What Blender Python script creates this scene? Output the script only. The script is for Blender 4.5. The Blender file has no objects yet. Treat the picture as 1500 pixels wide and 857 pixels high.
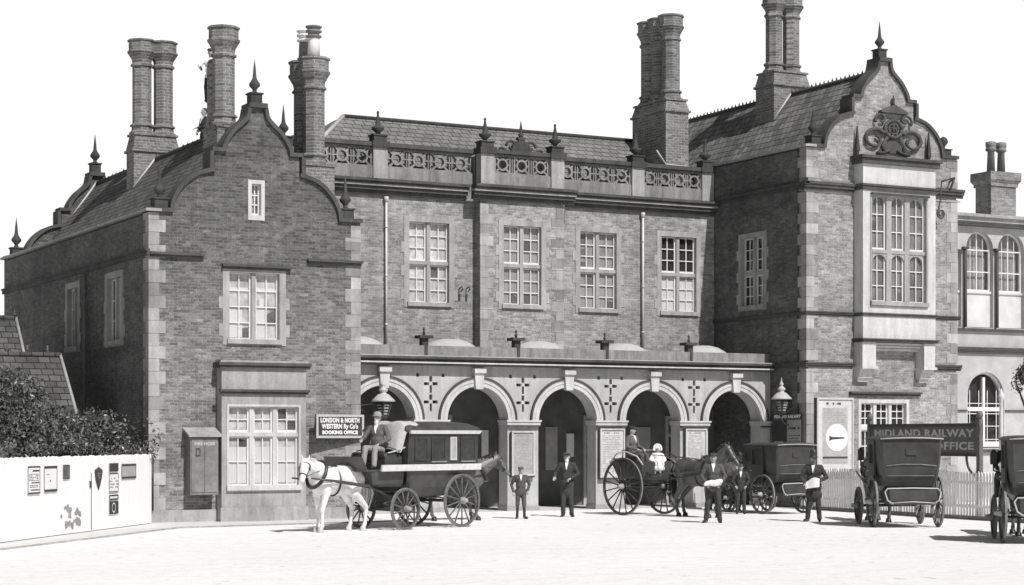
import bpy, math, random
from mathutils import Vector, Matrix, noise, geometry
R = math.radians
random.seed(7)
scene = bpy.context.scene
col = scene.collection

# ------------------------------------------------------------------ tagging
def tag(o, label=None, cat=None, group=None, kind=None):
    if label: o['label'] = label
    if cat: o['category'] = cat
    if group: o['group'] = group
    if kind: o['kind'] = kind
    return o

def empty(name, loc, rz=0.0, label=None, cat=None, group=None):
    o = bpy.data.objects.new(name, None)
    col.objects.link(o)
    o.location = loc
    o.rotation_euler = (0, 0, rz)
    o.empty_display_size = 0.3
    return tag(o, label, cat, group)

def copy_tree(o, parent=None):
    c = o.copy()
    col.objects.link(c)
    c.parent = parent
    for ch in list(o.children):
        copy_tree(ch, c)
    return c

# ------------------------------------------------------------------ mesh builder
class MB:
    def __init__(s):
        s.v = []; s.f = []; s.smooth = []
    def add(s, vs, fs, M=None, smooth=False):
        n = len(s.v)
        for p in vs:
            p = Vector(p)
            s.v.append(M @ p if M is not None else p)
        for f in fs:
            s.f.append([i + n for i in f]); s.smooth.append(smooth)
        return s
    def box(s, x0, x1, y0, y1, z0, z1, M=None):
        v = [(x0,y0,z0),(x1,y0,z0),(x1,y1,z0),(x0,y1,z0),(x0,y0,z1),(x1,y0,z1),(x1,y1,z1),(x0,y1,z1)]
        return s.add(v, [(0,3,2,1),(4,5,6,7),(0,1,5,4),(1,2,6,5),(2,3,7,6),(3,0,4,7)], M)
    def hexa(s, b, t, M=None):          # 4 bottom corners, 4 top corners (ccw from above)
        return s.add(list(b)+list(t), [(0,3,2,1),(4,5,6,7),(0,1,5,4),(1,2,6,5),(2,3,7,6),(3,0,4,7)], M)
    def poly(s, outer, holes, mp, w0, w1, M=None):   # flat plate with holes and thickness
        loops = [outer] + list(holes)
        flat = [p for l in loops for p in l]
        tri = geometry.tessellate_polygon([[Vector((p[0], p[1], 0)) for p in l] for l in loops])
        n = len(flat)
        v = [mp(p[0], p[1], w0) for p in flat] + [mp(p[0], p[1], w1) for p in flat]
        f = [tuple(t) for t in tri] + [(t[2]+n, t[1]+n, t[0]+n) for t in tri]
        k = 0
        for l in loops:
            m = len(l)
            for i in range(m):
                a, b = k+i, k+(i+1) % m
                f.append((a, b, b+n, a+n))
            k += m
        return s.add(v, f, M)
    def lathe(s, prof, n=16, M=None, smooth=True, a0=0.0):   # prof: [(r,z)]
        v = []; f = []
        for r, z in prof:
            for k in range(n):
                a = a0 + 2*math.pi*k/n
                v.append((r*math.cos(a), r*math.sin(a), z))
        for i in range(len(prof)-1):
            for k in range(n):
                k2 = (k+1) % n
                f.append((i*n+k, i*n+k2, (i+1)*n+k2, (i+1)*n+k))
        f.append(tuple(range(n))[::-1]); f.append(tuple((len(prof)-1)*n+k for k in range(n)))
        return s.add(v, f, M, smooth)
    def tube(s, pts, rads, n=8, M=None, closed=False, smooth=True):
        pts = [Vector(p) for p in pts]
        if not hasattr(rads, '__len__'): rads = [rads]*len(pts)
        v = []; f = []; m = len(pts)
        up = None
        for i, p in enumerate(pts):
            if closed: d = pts[(i+1) % m]-pts[i-1]
            else: d = pts[min(i+1, m-1)]-pts[max(i-1, 0)]
            if d.length < 1e-9: d = Vector((0,0,1))
            d.normalize()
            if up is None:
                up = Vector((0,0,1)) if abs(d.z) < .9 else Vector((1,0,0))
            a = d.cross(up)
            if a.length < 1e-4: a = d.orthogonal()
            a.normalize(); b = a.cross(d).normalized(); up = b
            for k in range(n):
                t = 2*math.pi*k/n
                v.append(p + a*(rads[i]*math.cos(t)) + b*(rads[i]*math.sin(t)))
        for i in range(m if closed else m-1):
            j = (i+1) % m
            for k in range(n):
                k2 = (k+1) % n
                f.append((i*n+k, i*n+k2, j*n+k2, j*n+k))
        if not closed:
            f.append(tuple(range(n))[::-1]); f.append(tuple((m-1)*n+k for k in range(n)))
        return s.add(v, f, M, smooth)
    def ball(s, c, r, n=12, M=None):     # r scalar or (rx,ry,rz)
        if not hasattr(r, '__len__'): r = (r, r, r)
        v = []; f = []; h = max(6, n//2+2)
        for i in range(1, h):
            t = math.pi*i/h
            for k in range(n):
                a = 2*math.pi*k/n
                v.append((c[0]+r[0]*math.sin(t)*math.cos(a), c[1]+r[1]*math.sin(t)*math.sin(a), c[2]-r[2]*math.cos(t)))
        b = len(v); v.append((c[0], c[1], c[2]-r[2])); v.append((c[0], c[1], c[2]+r[2]))
        for i in range(h-2):
            for k in range(n):
                k2 = (k+1) % n
                f.append((i*n+k, i*n+k2, (i+1)*n+k2, (i+1)*n+k))
        for k in range(n):
            k2 = (k+1) % n
            f.append((b, k2, k)); f.append((b+1, (h-2)*n+k, (h-2)*n+k2))
        return s.add(v, f, M, True)
    def cap(s, p0, p1, r0, r1=None, n=12):   # tapered capsule
        if r1 is None: r1 = r0
        p0 = Vector(p0); p1 = Vector(p1); d = p1-p0
        L = d.length
        if L < 1e-6: return s.ball(p0, r0, n)
        q = d.to_track_quat('Z', 'Y').to_matrix().to_4x4(); q.translation = p0
        pr = []
        for i in range(5):
            t = math.pi/2*i/4; pr.append((max(r0*math.sin(t), 1e-3), -r0*math.cos(t)))
        for i in range(5):
            t = math.pi/2*i/4; pr.append((max(r1*math.cos(t), 1e-3), L+r1*math.sin(t)))
        return s.lathe(pr, n, q)
    def build(s, name, mat, parent=None, off=None, link=True):
        me = bpy.data.meshes.new(name)
        o0 = Vector(off) if off is not None else Vector((0,0,0))
        me.from_pydata([tuple(p-o0) for p in s.v], [], s.f)
        me.polygons.foreach_set('use_smooth', s.smooth)
        import bmesh
        bm = bmesh.new(); bm.from_mesh(me)
        bmesh.ops.recalc_face_normals(bm, faces=bm.faces)
        bm.to_mesh(me); bm.free()
        me.update()
        if mat: me.materials.append(mat)
        o = bpy.data.objects.new(name, me)
        if link: col.objects.link(o)
        if parent is not None: o.parent = parent
        return o

def remeshed(mb, name, mat, parent=None, voxel=0.02, smooth=6, wrinkle=0.0, wscale=9.0):
    o = mb.build(name, None)
    m = o.modifiers.new('r', 'REMESH'); m.mode = 'VOXEL'; m.voxel_size = voxel; m.use_smooth_shade = True
    m2 = o.modifiers.new('s', 'SMOOTH'); m2.factor = .5; m2.iterations = smooth
    dg = bpy.context.evaluated_depsgraph_get(); dg.update()
    me = bpy.data.meshes.new_from_object(o.evaluated_get(dg))
    bpy.data.objects.remove(o)
    if wrinkle:
        for v in me.vertices:
            c = v.co
            d = noise.noise(Vector((c.x*wscale, c.y*wscale, c.z*wscale*.8))) + .5*noise.noise(c*wscale*2.3)
            v.co = c + v.normal*d*wrinkle
    me.name = name
    me.materials.clear(); me.materials.append(mat)
    for p in me.polygons: p.use_smooth = True
    o = bpy.data.objects.new(name, me); col.objects.link(o)
    if parent is not None: o.parent = parent
    return o

def text_geo(body, size, align='CENTER', bold=0.0, extr=0.004, width=None):
    cu = bpy.data.curves.new('t', 'FONT'); cu.body = body; cu.size = size
    cu.align_x = align; cu.align_y = 'CENTER'; cu.offset = bold; cu.extrude = extr; cu.resolution_u = 3
    cu.space_character = 1.08
    o = bpy.data.objects.new('t', cu); col.objects.link(o)
    dg = bpy.context.evaluated_depsgraph_get(); dg.update()
    me = bpy.data.meshes.new_from_object(o.evaluated_get(dg))
    vs = [v.co.copy() for v in me.vertices]; fs = [tuple(p.vertices) for p in me.polygons]
    bpy.data.objects.remove(o); bpy.data.meshes.remove(me)
    if width and vs:
        w = max(v.x for v in vs)-min(v.x for v in vs)
        k = width/w
        for v in vs: v.x *= k
    return vs, fs

# ------------------------------------------------------------------ materials (the print is black and white, so every colour is a grey)
def newmat(name):
    m = bpy.data.materials.new(name); m.use_nodes = True
    nt = m.node_tree; nt.nodes.clear()
    out = nt.nodes.new('ShaderNodeOutputMaterial'); b = nt.nodes.new('ShaderNodeBsdfPrincipled')
    nt.links.new(b.outputs[0], out.inputs[0])
    return m, nt, b
def N(nt, t, **kw):
    n = nt.nodes.new(t)
    for k, v in kw.items():
        if hasattr(n, k): setattr(n, k, v)
    return n
def math_(nt, op, a, b=None, clamp=False):
    n = nt.nodes.new('ShaderNodeMath'); n.operation = op; n.use_clamp = clamp
    for i, x in enumerate((a, b)):
        if x is None: continue
        if isinstance(x, (int, float)): n.inputs[i].default_value = x
        else: nt.links.new(x, n.inputs[i])
    return n.outputs[0]
def ramp(nt, x, a, b, lo, hi):
    n = nt.nodes.new('ShaderNodeMapRange'); n.inputs[1].default_value = a; n.inputs[2].default_value = b
    n.inputs[3].default_value = lo; n.inputs[4].default_value = hi; nt.links.new(x, n.inputs[0]); return n.outputs[0]
def g4(v): return (v, v, v*.985, 1)
def noise_(nt, vec, scale, detail=4, rough=.6):
    n = nt.nodes.new('ShaderNodeTexNoise'); n.inputs['Scale'].default_value = scale
    n.inputs['Detail'].default_value = detail; n.inputs['Roughness'].default_value = rough
    nt.links.new(vec, n.inputs['Vector']); return n.outputs['Fac']
def pos(nt): return nt.nodes.new('ShaderNodeNewGeometry').outputs['Position']
def objc(nt): return nt.nodes.new('ShaderNodeTexCoord').outputs['Object']
def grey_in(nt, b, val):
    c = nt.nodes.new('ShaderNodeCombineColor')
    for i in range(3): nt.links.new(val, c.inputs[i])
    nt.links.new(c.outputs[0], b.inputs['Base Color'])
def bump(nt, b, h, strength, dist):
    n = nt.nodes.new('ShaderNodeBump'); n.inputs['Strength'].default_value = strength; n.inputs['Distance'].default_value = dist
    nt.links.new(h, n.inputs['Height']); nt.links.new(n.outputs[0], b.inputs['Normal'])

def plain(name, v, rough=.6, var=.15, scale=8, bmp=0.0, spec=.4, metal=0, world=False):
    m, nt, b = newmat(name)
    p = pos(nt) if world else objc(nt)
    n1 = noise_(nt, p, scale, 5); n2 = noise_(nt, p, scale*.17, 3)
    s = math_(nt, 'ADD', ramp(nt, n1, .25, .75, -var, var), ramp(nt, n2, .3, .7, -var*.8, var*.8))
    grey_in(nt, b, math_(nt, 'MULTIPLY', math_(nt, 'ADD', s, 1.0), v))
    b.inputs['Roughness'].default_value = rough; b.inputs['Specular IOR Level'].default_value = spec
    b.inputs['Metallic'].default_value = metal
    if bmp: bump(nt, b, n1, bmp, .02)
    return m

def brickmat(name, c1, c2, mortar, patch=.35, bw=.215, rh=.074, light=.5, seed=0.0, soot=False, msz=.007):
    m, nt, b = newmat(name)
    sx = N(nt, 'ShaderNodeSeparateXYZ'); p = pos(nt); nt.links.new(p, sx.inputs[0])
    u = math_(nt, 'ADD', sx.outputs[0], sx.outputs[1])
    cb = N(nt, 'ShaderNodeCombineXYZ'); nt.links.new(u, cb.inputs[0]); nt.links.new(sx.outputs[2], cb.inputs[1])
    wob = N(nt, 'ShaderNodeVectorMath'); wob.operation = 'ADD'; nt.links.new(cb.outputs[0], wob.inputs[0])
    nz = N(nt, 'ShaderNodeTexNoise'); nz.inputs['Scale'].default_value = 1.3; nt.links.new(p, nz.inputs['Vector'])
    sc = N(nt, 'ShaderNodeVectorMath'); sc.operation = 'SCALE'; sc.inputs['Scale'].default_value = .035
    nt.links.new(nz.outputs['Color'], sc.inputs[0]); nt.links.new(sc.outputs[0], wob.inputs[1])
    bt = N(nt, 'ShaderNodeTexBrick'); nt.links.new(wob.outputs[0], bt.inputs['Vector'])
    bt.inputs['Color1'].default_value = g4(c1); bt.inputs['Color2'].default_value = g4(c2); bt.inputs['Mortar'].default_value = g4(mortar)
    bt.inputs['Scale'].default_value = 1; bt.inputs['Mortar Size'].default_value = msz; bt.inputs['Mortar Smooth'].default_value = .3
    bt.inputs['Brick Width'].default_value = bw; bt.inputs['Row Height'].default_value = rh; bt.inputs['Bias'].default_value = -.1
    g = N(nt, 'ShaderNodeRGBToBW'); nt.links.new(bt.outputs['Color'], g.inputs[0])
    st = N(nt, 'ShaderNodeMapping'); st.inputs['Scale'].default_value = (1, 1, 2.4); st.inputs['Location'].default_value = (seed, seed*2, seed)
    nt.links.new(p, st.inputs[0])
    n1 = noise_(nt, st.outputs[0], .45, 5, .65); n2 = noise_(nt, st.outputs[0], 2.6, 5, .7); n3 = noise_(nt, st.outputs[0], 14, 3, .7); n4 = noise_(nt, p, 31, 2, .7)
    k = math_(nt, 'MULTIPLY', ramp(nt, n1, .3, .7, 1-patch, 1+patch), math_(nt, 'MULTIPLY', ramp(nt, n3, .25, .75, .72, 1.28), ramp(nt, n4, .3, .7, .72, 1.3)))
    ms = N(nt, 'ShaderNodeMapping'); ms.inputs['Scale'].default_value = (2.6, 2.6, .28); ms.inputs['Location'].default_value = (seed, 0, 1); nt.links.new(p, ms.inputs[0])
    k = math_(nt, 'MULTIPLY', k, ramp(nt, noise_(nt, ms.outputs[0], 1.3, 5, .75), .3, .7, 1.16, .80))
    v = math_(nt, 'MULTIPLY', g.outputs[0], k)
    lt = math_(nt, 'MULTIPLY', ramp(nt, n2, .53, .68, 0, 1), light)       # pale bloomed bricks
    lt = math_(nt, 'MULTIPLY', lt, ramp(nt, bt.outputs['Fac'], 0, 1, 1, .3))
    v = math_(nt, 'ADD', v, math_(nt, 'MULTIPLY', lt, math_(nt, 'MULTIPLY', g.outputs[0], 1.0)))
    if soot:      # ragged sooty crust on the upper brickwork
        zz = math_(nt, 'ADD', sx.outputs[2], math_(nt, 'MULTIPLY', ramp(nt, n1, .3, .7, -1, 1), 1.6))
        v = math_(nt, 'MULTIPLY', v, ramp(nt, zz, 3.8, 8.2, 1.15, .56))
    grey_in(nt, b, v)
    b.inputs['Roughness'].default_value = .9; b.inputs['Specular IOR Level'].default_value = .2
    h = math_(nt, 'ADD', ramp(nt, bt.outputs['Fac'], 0, 1, 1, 0), math_(nt, 'MULTIPLY', n3, .8))
    bump(nt, b, h, .6, .012)
    return m

def stonemat(name, v, var=.25, block=.0, rough=.85, dirt=.35):
    m, nt, b = newmat(name)
    p = pos(nt)
    n1 = noise_(nt, p, 1.1, 5, .7); n2 = noise_(nt, p, 22, 4, .7)
    st = N(nt, 'ShaderNodeMapping'); st.inputs['Scale'].default_value = (3.2, 3.2, .5); nt.links.new(p, st.inputs[0])
    n3 = noise_(nt, st.outputs[0], 1.4, 4, .7)       # rain streaks
    k = math_(nt, 'MULTIPLY', ramp(nt, n1, .3, .7, 1-var, 1+var*.6), ramp(nt, n2, .25, .75, .85, 1.15))
    k = math_(nt, 'MULTIPLY', k, ramp(nt, n3, .35, .75, 1+dirt*.2, 1-dirt))
    if block:
        sn = N(nt, 'ShaderNodeVectorMath'); sn.operation = 'SNAP'; nt.links.new(p, sn.inputs[0]); sn.inputs[1].default_value = (3.0, 3.0, block)
        wn = N(nt, 'ShaderNodeTexWhiteNoise'); nt.links.new(sn.outputs[0], wn.inputs['Vector'])
        k = math_(nt, 'MULTIPLY', k, ramp(nt, wn.outputs['Value'], 0, 1, .6, 1.12))
    grey_in(nt, b, math_(nt, 'MULTIPLY', k, v))
    b.inputs['Roughness'].default_value = rough; b.inputs['Specular IOR Level'].default_value = .2
    bump(nt, b, n2, .35, .01)
    return m

def roofmat(name, v, v2, bw=.3, rh=.16, slope=1.0):
    m, nt, b = newmat(name)
    sx = N(nt, 'ShaderNodeSeparateXYZ'); p = pos(nt); nt.links.new(p, sx.inputs[0])
    u = math_(nt, 'ADD', sx.outputs[0], sx.outputs[1])
    u = sx.outputs[1] if slope != 1.0 else sx.outputs[0]
    cb = N(nt, 'ShaderNodeCombineXYZ'); nt.links.new(u, cb.inputs[0]); nt.links.new(sx.outputs[2], cb.inputs[1])
    bt = N(nt, 'ShaderNodeTexBrick'); nt.links.new(cb.outputs[0], bt.inputs['Vector'])
    bt.inputs['Color1'].default_value = g4(v); bt.inputs['Color2'].default_value = g4(v2); bt.inputs['Mortar'].default_value = g4(v*.3)
    bt.inputs['Scale'].default_value = 1; bt.inputs['Mortar Size'].default_value = .012
    bt.inputs['Brick Width'].default_value = bw; bt.inputs['Row Height'].default_value = rh
    g = N(nt, 'ShaderNodeRGBToBW'); nt.links.new(bt.outputs['Color'], g.inputs[0])
    n1 = noise_(nt, p, .8, 5, .7); n2 = noise_(nt, p, 16, 3, .7)
    k = math_(nt, 'MULTIPLY', ramp(nt, n1, .3, .7, .7, 1.3), ramp(nt, n2, .25, .75, .75, 1.25))
    grey_in(nt, b, math_(nt, 'MULTIPLY', g.outputs[0], k))
    b.inputs['Roughness'].default_value = .75; b.inputs['Specular IOR Level'].default_value = .3
    wv = math_(nt, 'FRACT', math_(nt, 'DIVIDE', sx.outputs[2], rh))
    h = math_(nt, 'ADD', math_(nt, 'MULTIPLY', wv, -1.0), ramp(nt, bt.outputs['Fac'], 0, 1, .4, 0))
    bump(nt, b, h, .8, .03)
    return m

M = {}
M['brick'] = brickmat('red_brick', .12, .235, .25, patch=.34, light=.6, soot=True)
M['brick_side'] = brickmat('sooty_brick', .10, .16, .15, patch=.3, light=.3, seed=9)  # shade of the side walls put into the brick colour, besides soot
M['brick_pale'] = brickmat('weathered_brick', .205, .345, .34, patch=.24, light=.5, seed=5)
M['chim'] = brickmat('chimney_brick', .13, .23, .30, patch=.2, light=.5, seed=3, rh=.085, msz=.011)
M['stone'] = stonemat('sandstone', .39, .22)
M['quoin'] = stonemat('quoin_stone', .43, .25, block=.31)
M['arcade'] = stonemat('arcade_stone', .50, .16, dirt=.25)
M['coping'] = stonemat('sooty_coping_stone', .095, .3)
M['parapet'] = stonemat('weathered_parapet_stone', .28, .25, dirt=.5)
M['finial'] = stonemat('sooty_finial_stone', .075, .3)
M['bay'] = stonemat('bay_stone', .58, .12, dirt=.25)
M['roof'] = roofmat('roof_tiles', .17, .22)
M['roof2'] = roofmat('fish_scale_tiles', .12, .24, bw=.24, rh=.2, slope=2)
M['roof3'] = roofmat('old_tiles', .075, .14, bw=.24, rh=.14, slope=2)
M['slate'] = roofmat('outbuilding_tiles', .07, .12)
M['lead'] = plain('lead_flashing', .48, .5, .1)
M['white'] = plain('white_paint', .86, .5, .06, 5)
M['apron'] = plain('grey_painted_panel', .58, .6, .15, 2, world=True)
M['sash'] = plain('sash_paint', .70, .45, .05)
M['wood'] = plain('dark_painted_wood', .045, .5, .3)
M['iron'] = plain('black_iron', .05, .45, .3)
M['board'] = plain('grey_board', .2, .6, .25)
M['signdark'] = plain('sign_blue_ground', .055, .5, .2)
M['signmid'] = plain('sign_green_ground', .13, .5, .2)
M['paper'] = plain('paper', .78, .8, .06, 9)
M['oldpaper'] = plain('aged_paper', .55, .8, .15, 5)
M['papergrey'] = plain('grey_poster_paper', .38, .8, .15, 9)
M['ink'] = plain('printing_ink', .05, .7, .2)
M['greyink'] = plain('faded_ink', .3, .8, .2)
M['coach'] = plain('coach_paint', .055, .35, .3, 4, spec=.5)
M['coachtop'] = plain('oiled_canvas_roof', .06, .5, .3)
M['liner'] = plain('pale_lining_paint', .5, .5, .1)
M['band'] = plain('white_waist_band', .62, .5, .12)
M['wheel'] = plain('dusty_wheel_paint', .11, .55, .35)
M['wheeldark'] = plain('dark_wheel_paint', .05, .5, .4)
M['wheelpale'] = plain('pale_wheel_paint', .3, .5, .35)
M['leather'] = plain('black_leather', .045, .4, .3)
M['cloth_d'] = plain('dark_serge', .05, .9, .35, 30, .3)
M['cloth_m'] = plain('grey_tweed', .12, .9, .3, 60, .3)
M['cloth_b'] = plain('brown_worsted', .085, .9, .3, 40, .2)
M['cloth_l'] = plain('pale_trouser_cloth', .3, .9, .15, 30, .2)
M['linen'] = plain('white_linen', .8, .8, .05)
M['canvas'] = plain('light_tarpaulin', .45, .8, .15, 12, .2)
M['skin'] = plain('skin', .36, .6, .08, 20)
M['hair'] = plain('dark_hair', .04, .7, .3)
M['hairw'] = plain('white_hair', .7, .8, .1)
M['boot'] = plain('boot_leather', .03, .4, .3)
M['horse_w'] = plain('grey_white_horse_coat', .74, .7, .2, 9)
M['horse_d'] = plain('bay_horse_coat', .065, .42, .3, 4, spec=.6)
M['horse_b'] = plain('brown_horse_coat', .12, .45, .3, 4, spec=.5)
M['mane'] = plain('black_mane', .025, .6, .3)
M['manew'] = plain('white_mane', .6, .6, .2)
M['pot'] = plain('pale_clay_pot', .75, .7, .1)
M['pot2'] = plain('brown_clay_pot', .2, .7, .3, 20)
M['bark'] = plain('bark', .06, .9, .3, 12, .5)
M['pipe'] = plain('pale_painted_pipe', .6, .5, .15)
M['pipe_d'] = plain('grey_painted_pipe', .16, .5, .2)
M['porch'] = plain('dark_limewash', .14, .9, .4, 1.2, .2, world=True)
M['greyblind'] = plain('grey_holland_blind', .22, .9, .3, 2.5, world=True)
M['shade'] = plain('shadowy_gap', .13, .9, .3, 4, world=True)
M['dark_room'] = plain('unlit_room', .03, .9, .2)
M['curtain'] = plain('window_blind', .36, .9, .2, 3, world=True)
M['curtainw'] = plain('white_blind', .75, .9, .06, 3, world=True)
M['curtainm'] = plain('lace_curtain', .6, .9, .35, 6, world=True)
M['render_w'] = plain('limewashed_brick', .43, .9, .2, 1.8, .3, world=True)

def glassmat():
    m = bpy.data.materials.new('window_glass'); m.use_nodes = True; nt = m.node_tree; nt.nodes.clear()
    out = N(nt, 'ShaderNodeOutputMaterial'); mx = N(nt, 'ShaderNodeMixShader'); tr = N(nt, 'ShaderNodeBsdfTransparent'); gl = N(nt, 'ShaderNodeBsdfGlossy')
    tr.inputs[0].default_value = (.96, .96, .96, 1); gl.inputs['Roughness'].default_value = .06
    lw = N(nt, 'ShaderNodeLayerWeight'); lw.inputs[0].default_value = .5
    n = noise_(nt, pos(nt), 1.6, 2); bm = N(nt, 'ShaderNodeBump'); bm.inputs['Strength'].default_value = .15; bm.inputs['Distance'].default_value = .05
    nt.links.new(n, bm.inputs['Height']); nt.links.new(bm.outputs[0], gl.inputs['Normal'])
    nt.links.new(math_(nt, 'ADD', math_(nt, 'MULTIPLY', math_(nt, 'POWER', lw.outputs['Facing'], 5.0), .9), .05, True), mx.inputs[0])
    nt.links.new(tr.outputs[0], mx.inputs[1]); nt.links.new(gl.outputs[0], mx.inputs[2]); nt.links.new(mx.outputs[0], out.inputs[0])
    return m
M['glass'] = glassmat()

def leafmat(name, a, c):
    m, nt, b = newmat(name)
    gi = N(nt, 'ShaderNodeNewGeometry'); 
    grey_in(nt, b, ramp(nt, gi.outputs['Random Per Island'], 0, 1, a, c))
    b.inputs['Roughness'].default_value = .38; b.inputs['Specular IOR Level'].default_value = .6
    return m
M['leaf'] = leafmat('glossy_leaves', .035, .17)

def groundmat():
    m, nt, b = newmat('pale_dusty_gravel')
    p = pos(nt)
    n1 = noise_(nt, p, .13, 5, .6); n2 = noise_(nt, p, 3.5, 5, .7); n3 = noise_(nt, p, 28, 4, .8)
    st = N(nt, 'ShaderNodeMapping'); st.inputs['Rotation'].default_value = (0, 0, R(-8)); st.inputs['Scale'].default_value = (.25, 2.2, 1); nt.links.new(p, st.inputs[0])
    n4 = noise_(nt, st.outputs[0], 1.1, 4, .7)   # faint wheel ruts
    k = math_(nt, 'MULTIPLY', ramp(nt, n1, .3, .7, .96, 1.04), ramp(nt, n2, .3, .75, 1.05, .9))
    k = math_(nt, 'MULTIPLY', k, ramp(nt, n3, .3, .72, 1.08, .80))
    k = math_(nt, 'MULTIPLY', k, ramp(nt, n4, .35, .75, 1.0, .99))
    vo = N(nt, 'ShaderNodeTexVoronoi'); vo.inputs['Scale'].default_value = 2.6; vo.inputs['Randomness'].default_value = 1; nt.links.new(p, vo.inputs['Vector'])
    sel = math_(nt, 'MULTIPLY', ramp(nt, vo.outputs['Distance'], .10, .20, 1, 0), ramp(nt, noise_(nt, p, .9, 3), .50, .64, 0, 1))       # stones and litter
    k = math_(nt, 'MULTIPLY', k, math_(nt, 'SUBTRACT', 1.0, math_(nt, 'MULTIPLY', sel, .5)))
    for ang, sc_, off_ in ((-9, 1.5, 0), (24, 1.1, 3)):      # wandering wheel ruts
        mp_ = N(nt, 'ShaderNodeMapping'); mp_.inputs['Rotation'].default_value = (0, 0, R(ang)); mp_.inputs['Location'].default_value = (off_, off_, 0); nt.links.new(p, mp_.inputs[0])
        wv = N(nt, 'ShaderNodeTexWave'); wv.bands_direction = 'Y'; wv.inputs['Scale'].default_value = sc_*.22; wv.inputs['Distortion'].default_value = 3.5; wv.inputs['Detail'].default_value = 2; wv.inputs['Detail Scale'].default_value = .35; nt.links.new(mp_.outputs[0], wv.inputs['Vector'])
        rt = math_(nt, 'MULTIPLY', ramp(nt, wv.outputs['Fac'], .90, .99, 0, 1), ramp(nt, noise_(nt, mp_.outputs[0], .35, 3), .42, .6, 0, 1))
        k = math_(nt, 'MULTIPLY', k, math_(nt, 'SUBTRACT', 1.0, math_(nt, 'MULTIPLY', rt, .05)))
    blo = math_(nt, 'MULTIPLY', ramp(nt, noise_(nt, p, 5.5, 5, .75), .52, .66, 0, 1), ramp(nt, noise_(nt, p, .22, 4, .6), .42, .62, .15, 1))
    k = math_(nt, 'MULTIPLY', k, math_(nt, 'SUBTRACT', 1.0, math_(nt, 'MULTIPLY', blo, .20)))
    grey_in(nt, b, math_(nt, 'MULTIPLY', k, .91))
    b.inputs['Roughness'].default_value = .95; b.inputs['Specular IOR Level'].default_value = .15
    bump(nt, b, n3, .5, .015)
    return m
M['ground'] = groundmat()
M['planks'] = leafmat('whitewashed_planks', .82, .88); M['planks'].node_tree.nodes['Principled BSDF'].inputs['Roughness'].default_value = .9
M['planks'].node_tree.nodes['Principled BSDF'].inputs['Specular IOR Level'].default_value = .1
M['pave'] = stonemat('paving_stone', .66, .1, dirt=.1)

# ------------------------------------------------------------------ mappings for flat plates
def on_y(u, v, w): return (u, w, v)          # wall facing the camera: u = X, v = Z, w = Y
def on_x(u, v, w): return (w, u, v)          # side wall: u = Y, v = Z, w = X
def rect(a, b, c, d): return [(a, c), (b, c), (b, d), (a, d)]
def arch_pts(cx, r, zs, z0, n=18):
    return [(cx-r, z0)] + [(cx-r*math.cos(math.pi*i/n), zs+r*math.sin(math.pi*i/n)) for i in range(n+1)] + [(cx+r, z0)]
def smooth_curve(pts, k=6):
    out = []
    P = [Vector((p[0], p[1], 0)) for p in pts]
    for i in range(len(P)-1):
        a = P[max(i-1, 0)]; b = P[i]; c = P[i+1]; d = P[min(i+2, len(P)-1)]
        for j in range(k):
            t = j/k
            q = .5*((2*b)+(-a+c)*t+(2*a-5*b+4*c-d)*t*t+(-a+3*b-3*c+d)*t**3)
            out.append((q.x, q.y))
    out.append((P[-1].x, P[-1].y))
    return out

# ================================================================== THE STATION
BASE = Vector((27.2, 0, 0))
ST = empty('station_building', BASE, 0, 'long two storey brick railway station with curved gables, tall chimneys and an arcaded porch', 'station')
def SB(mb, name, mat, parent=None): return mb.build(name, mat, parent or ST, off=BASE)
XL0, XL1, XR0, XR1, YF = 14.38, 20.0, 34.25, 39.98, -1.8
CL, CR = 17.19, 37.12
ZL, ZR = 7.62, 10.62
YM, YC = 3.0, 2.6

low = smooth_curve([(2.2, .0), (2.14, .32), (1.93, .66), (1.62, .92), (1.30, 1.04), (1.13, 1.07)])
up = smooth_curve([(.86, 1.58), (.80, 1.80), (.60, 2.10), (.38, 2.30), (.22, 2.48), (.16, 2.74)])
half = [(2.81, 0)] + low + [(1.13, 1.58)] + up
def gable_outline(cx, zb, z0):
    rt = [(cx+x, zb+z) for x, z in half]; lf = [(cx-x, zb+z) for x, z in half]
    return [(cx-2.81, z0)] + lf + rt[::-1] + [(cx+2.81, z0)]

def gable_wall(cx, zb, y0, y1, holes, name='gable_wall', mat='brick', z0=0.0):
    mb = MB(); mb.poly(gable_outline(cx, zb, z0), holes, on_y, y0, y1)
    return SB(mb, name, M[mat])

def coping(cx, zb, y0, y1, rear=False):
    mb = MB()
    t = .10
    for sg in (1, -1):
        runs = [[(2.86, .0), (2.2, .0)], low, [(1.17, 1.07), (1.17, 1.58)], [(1.20, 1.58), (.84, 1.58)], up]
        for pts in runs:
            n = len(pts)
            for i in range(n-1):
                (xa, za), (xb, zb2) = pts[i], pts[i+1]
                def nr(i):
                    a = pts[max(i-1, 0)]; b = pts[min(i+1, n-1)]
                    dx, dz = b[0]-a[0], b[1]-a[1]; L = math.hypot(dx, dz) or 1
                    return (dz/L, -dx/L)
                na, nb = nr(i), nr(i+1)
                A = (xa, za); B = (xb, zb2); C = (xb+nb[0]*t, zb2+nb[1]*t); D = (xa+na[0]*t, za+na[1]*t)
                q = [(cx+sg*p[0], zb+p[1]) for p in (A, B, C, D)]
                ya = y0-.09-.0015*runs.index(pts); yb_ = y1+.04+.0015*runs.index(pts)
                v = [(p[0], ya, p[1]) for p in q]+[(p[0], yb_, p[1]) for p in q]
                mb.add(v, [(0,1,2,3),(7,6,5,4),(0,4,5,1),(1,5,6,2),(2,6,7,3),(3,7,4,0)])
    mb.box(cx-.24, cx+.24, y0-.12, y1+.06, zb+2.74, zb+2.86)
    return SB(mb, 'gable_coping', M['coping'])

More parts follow.
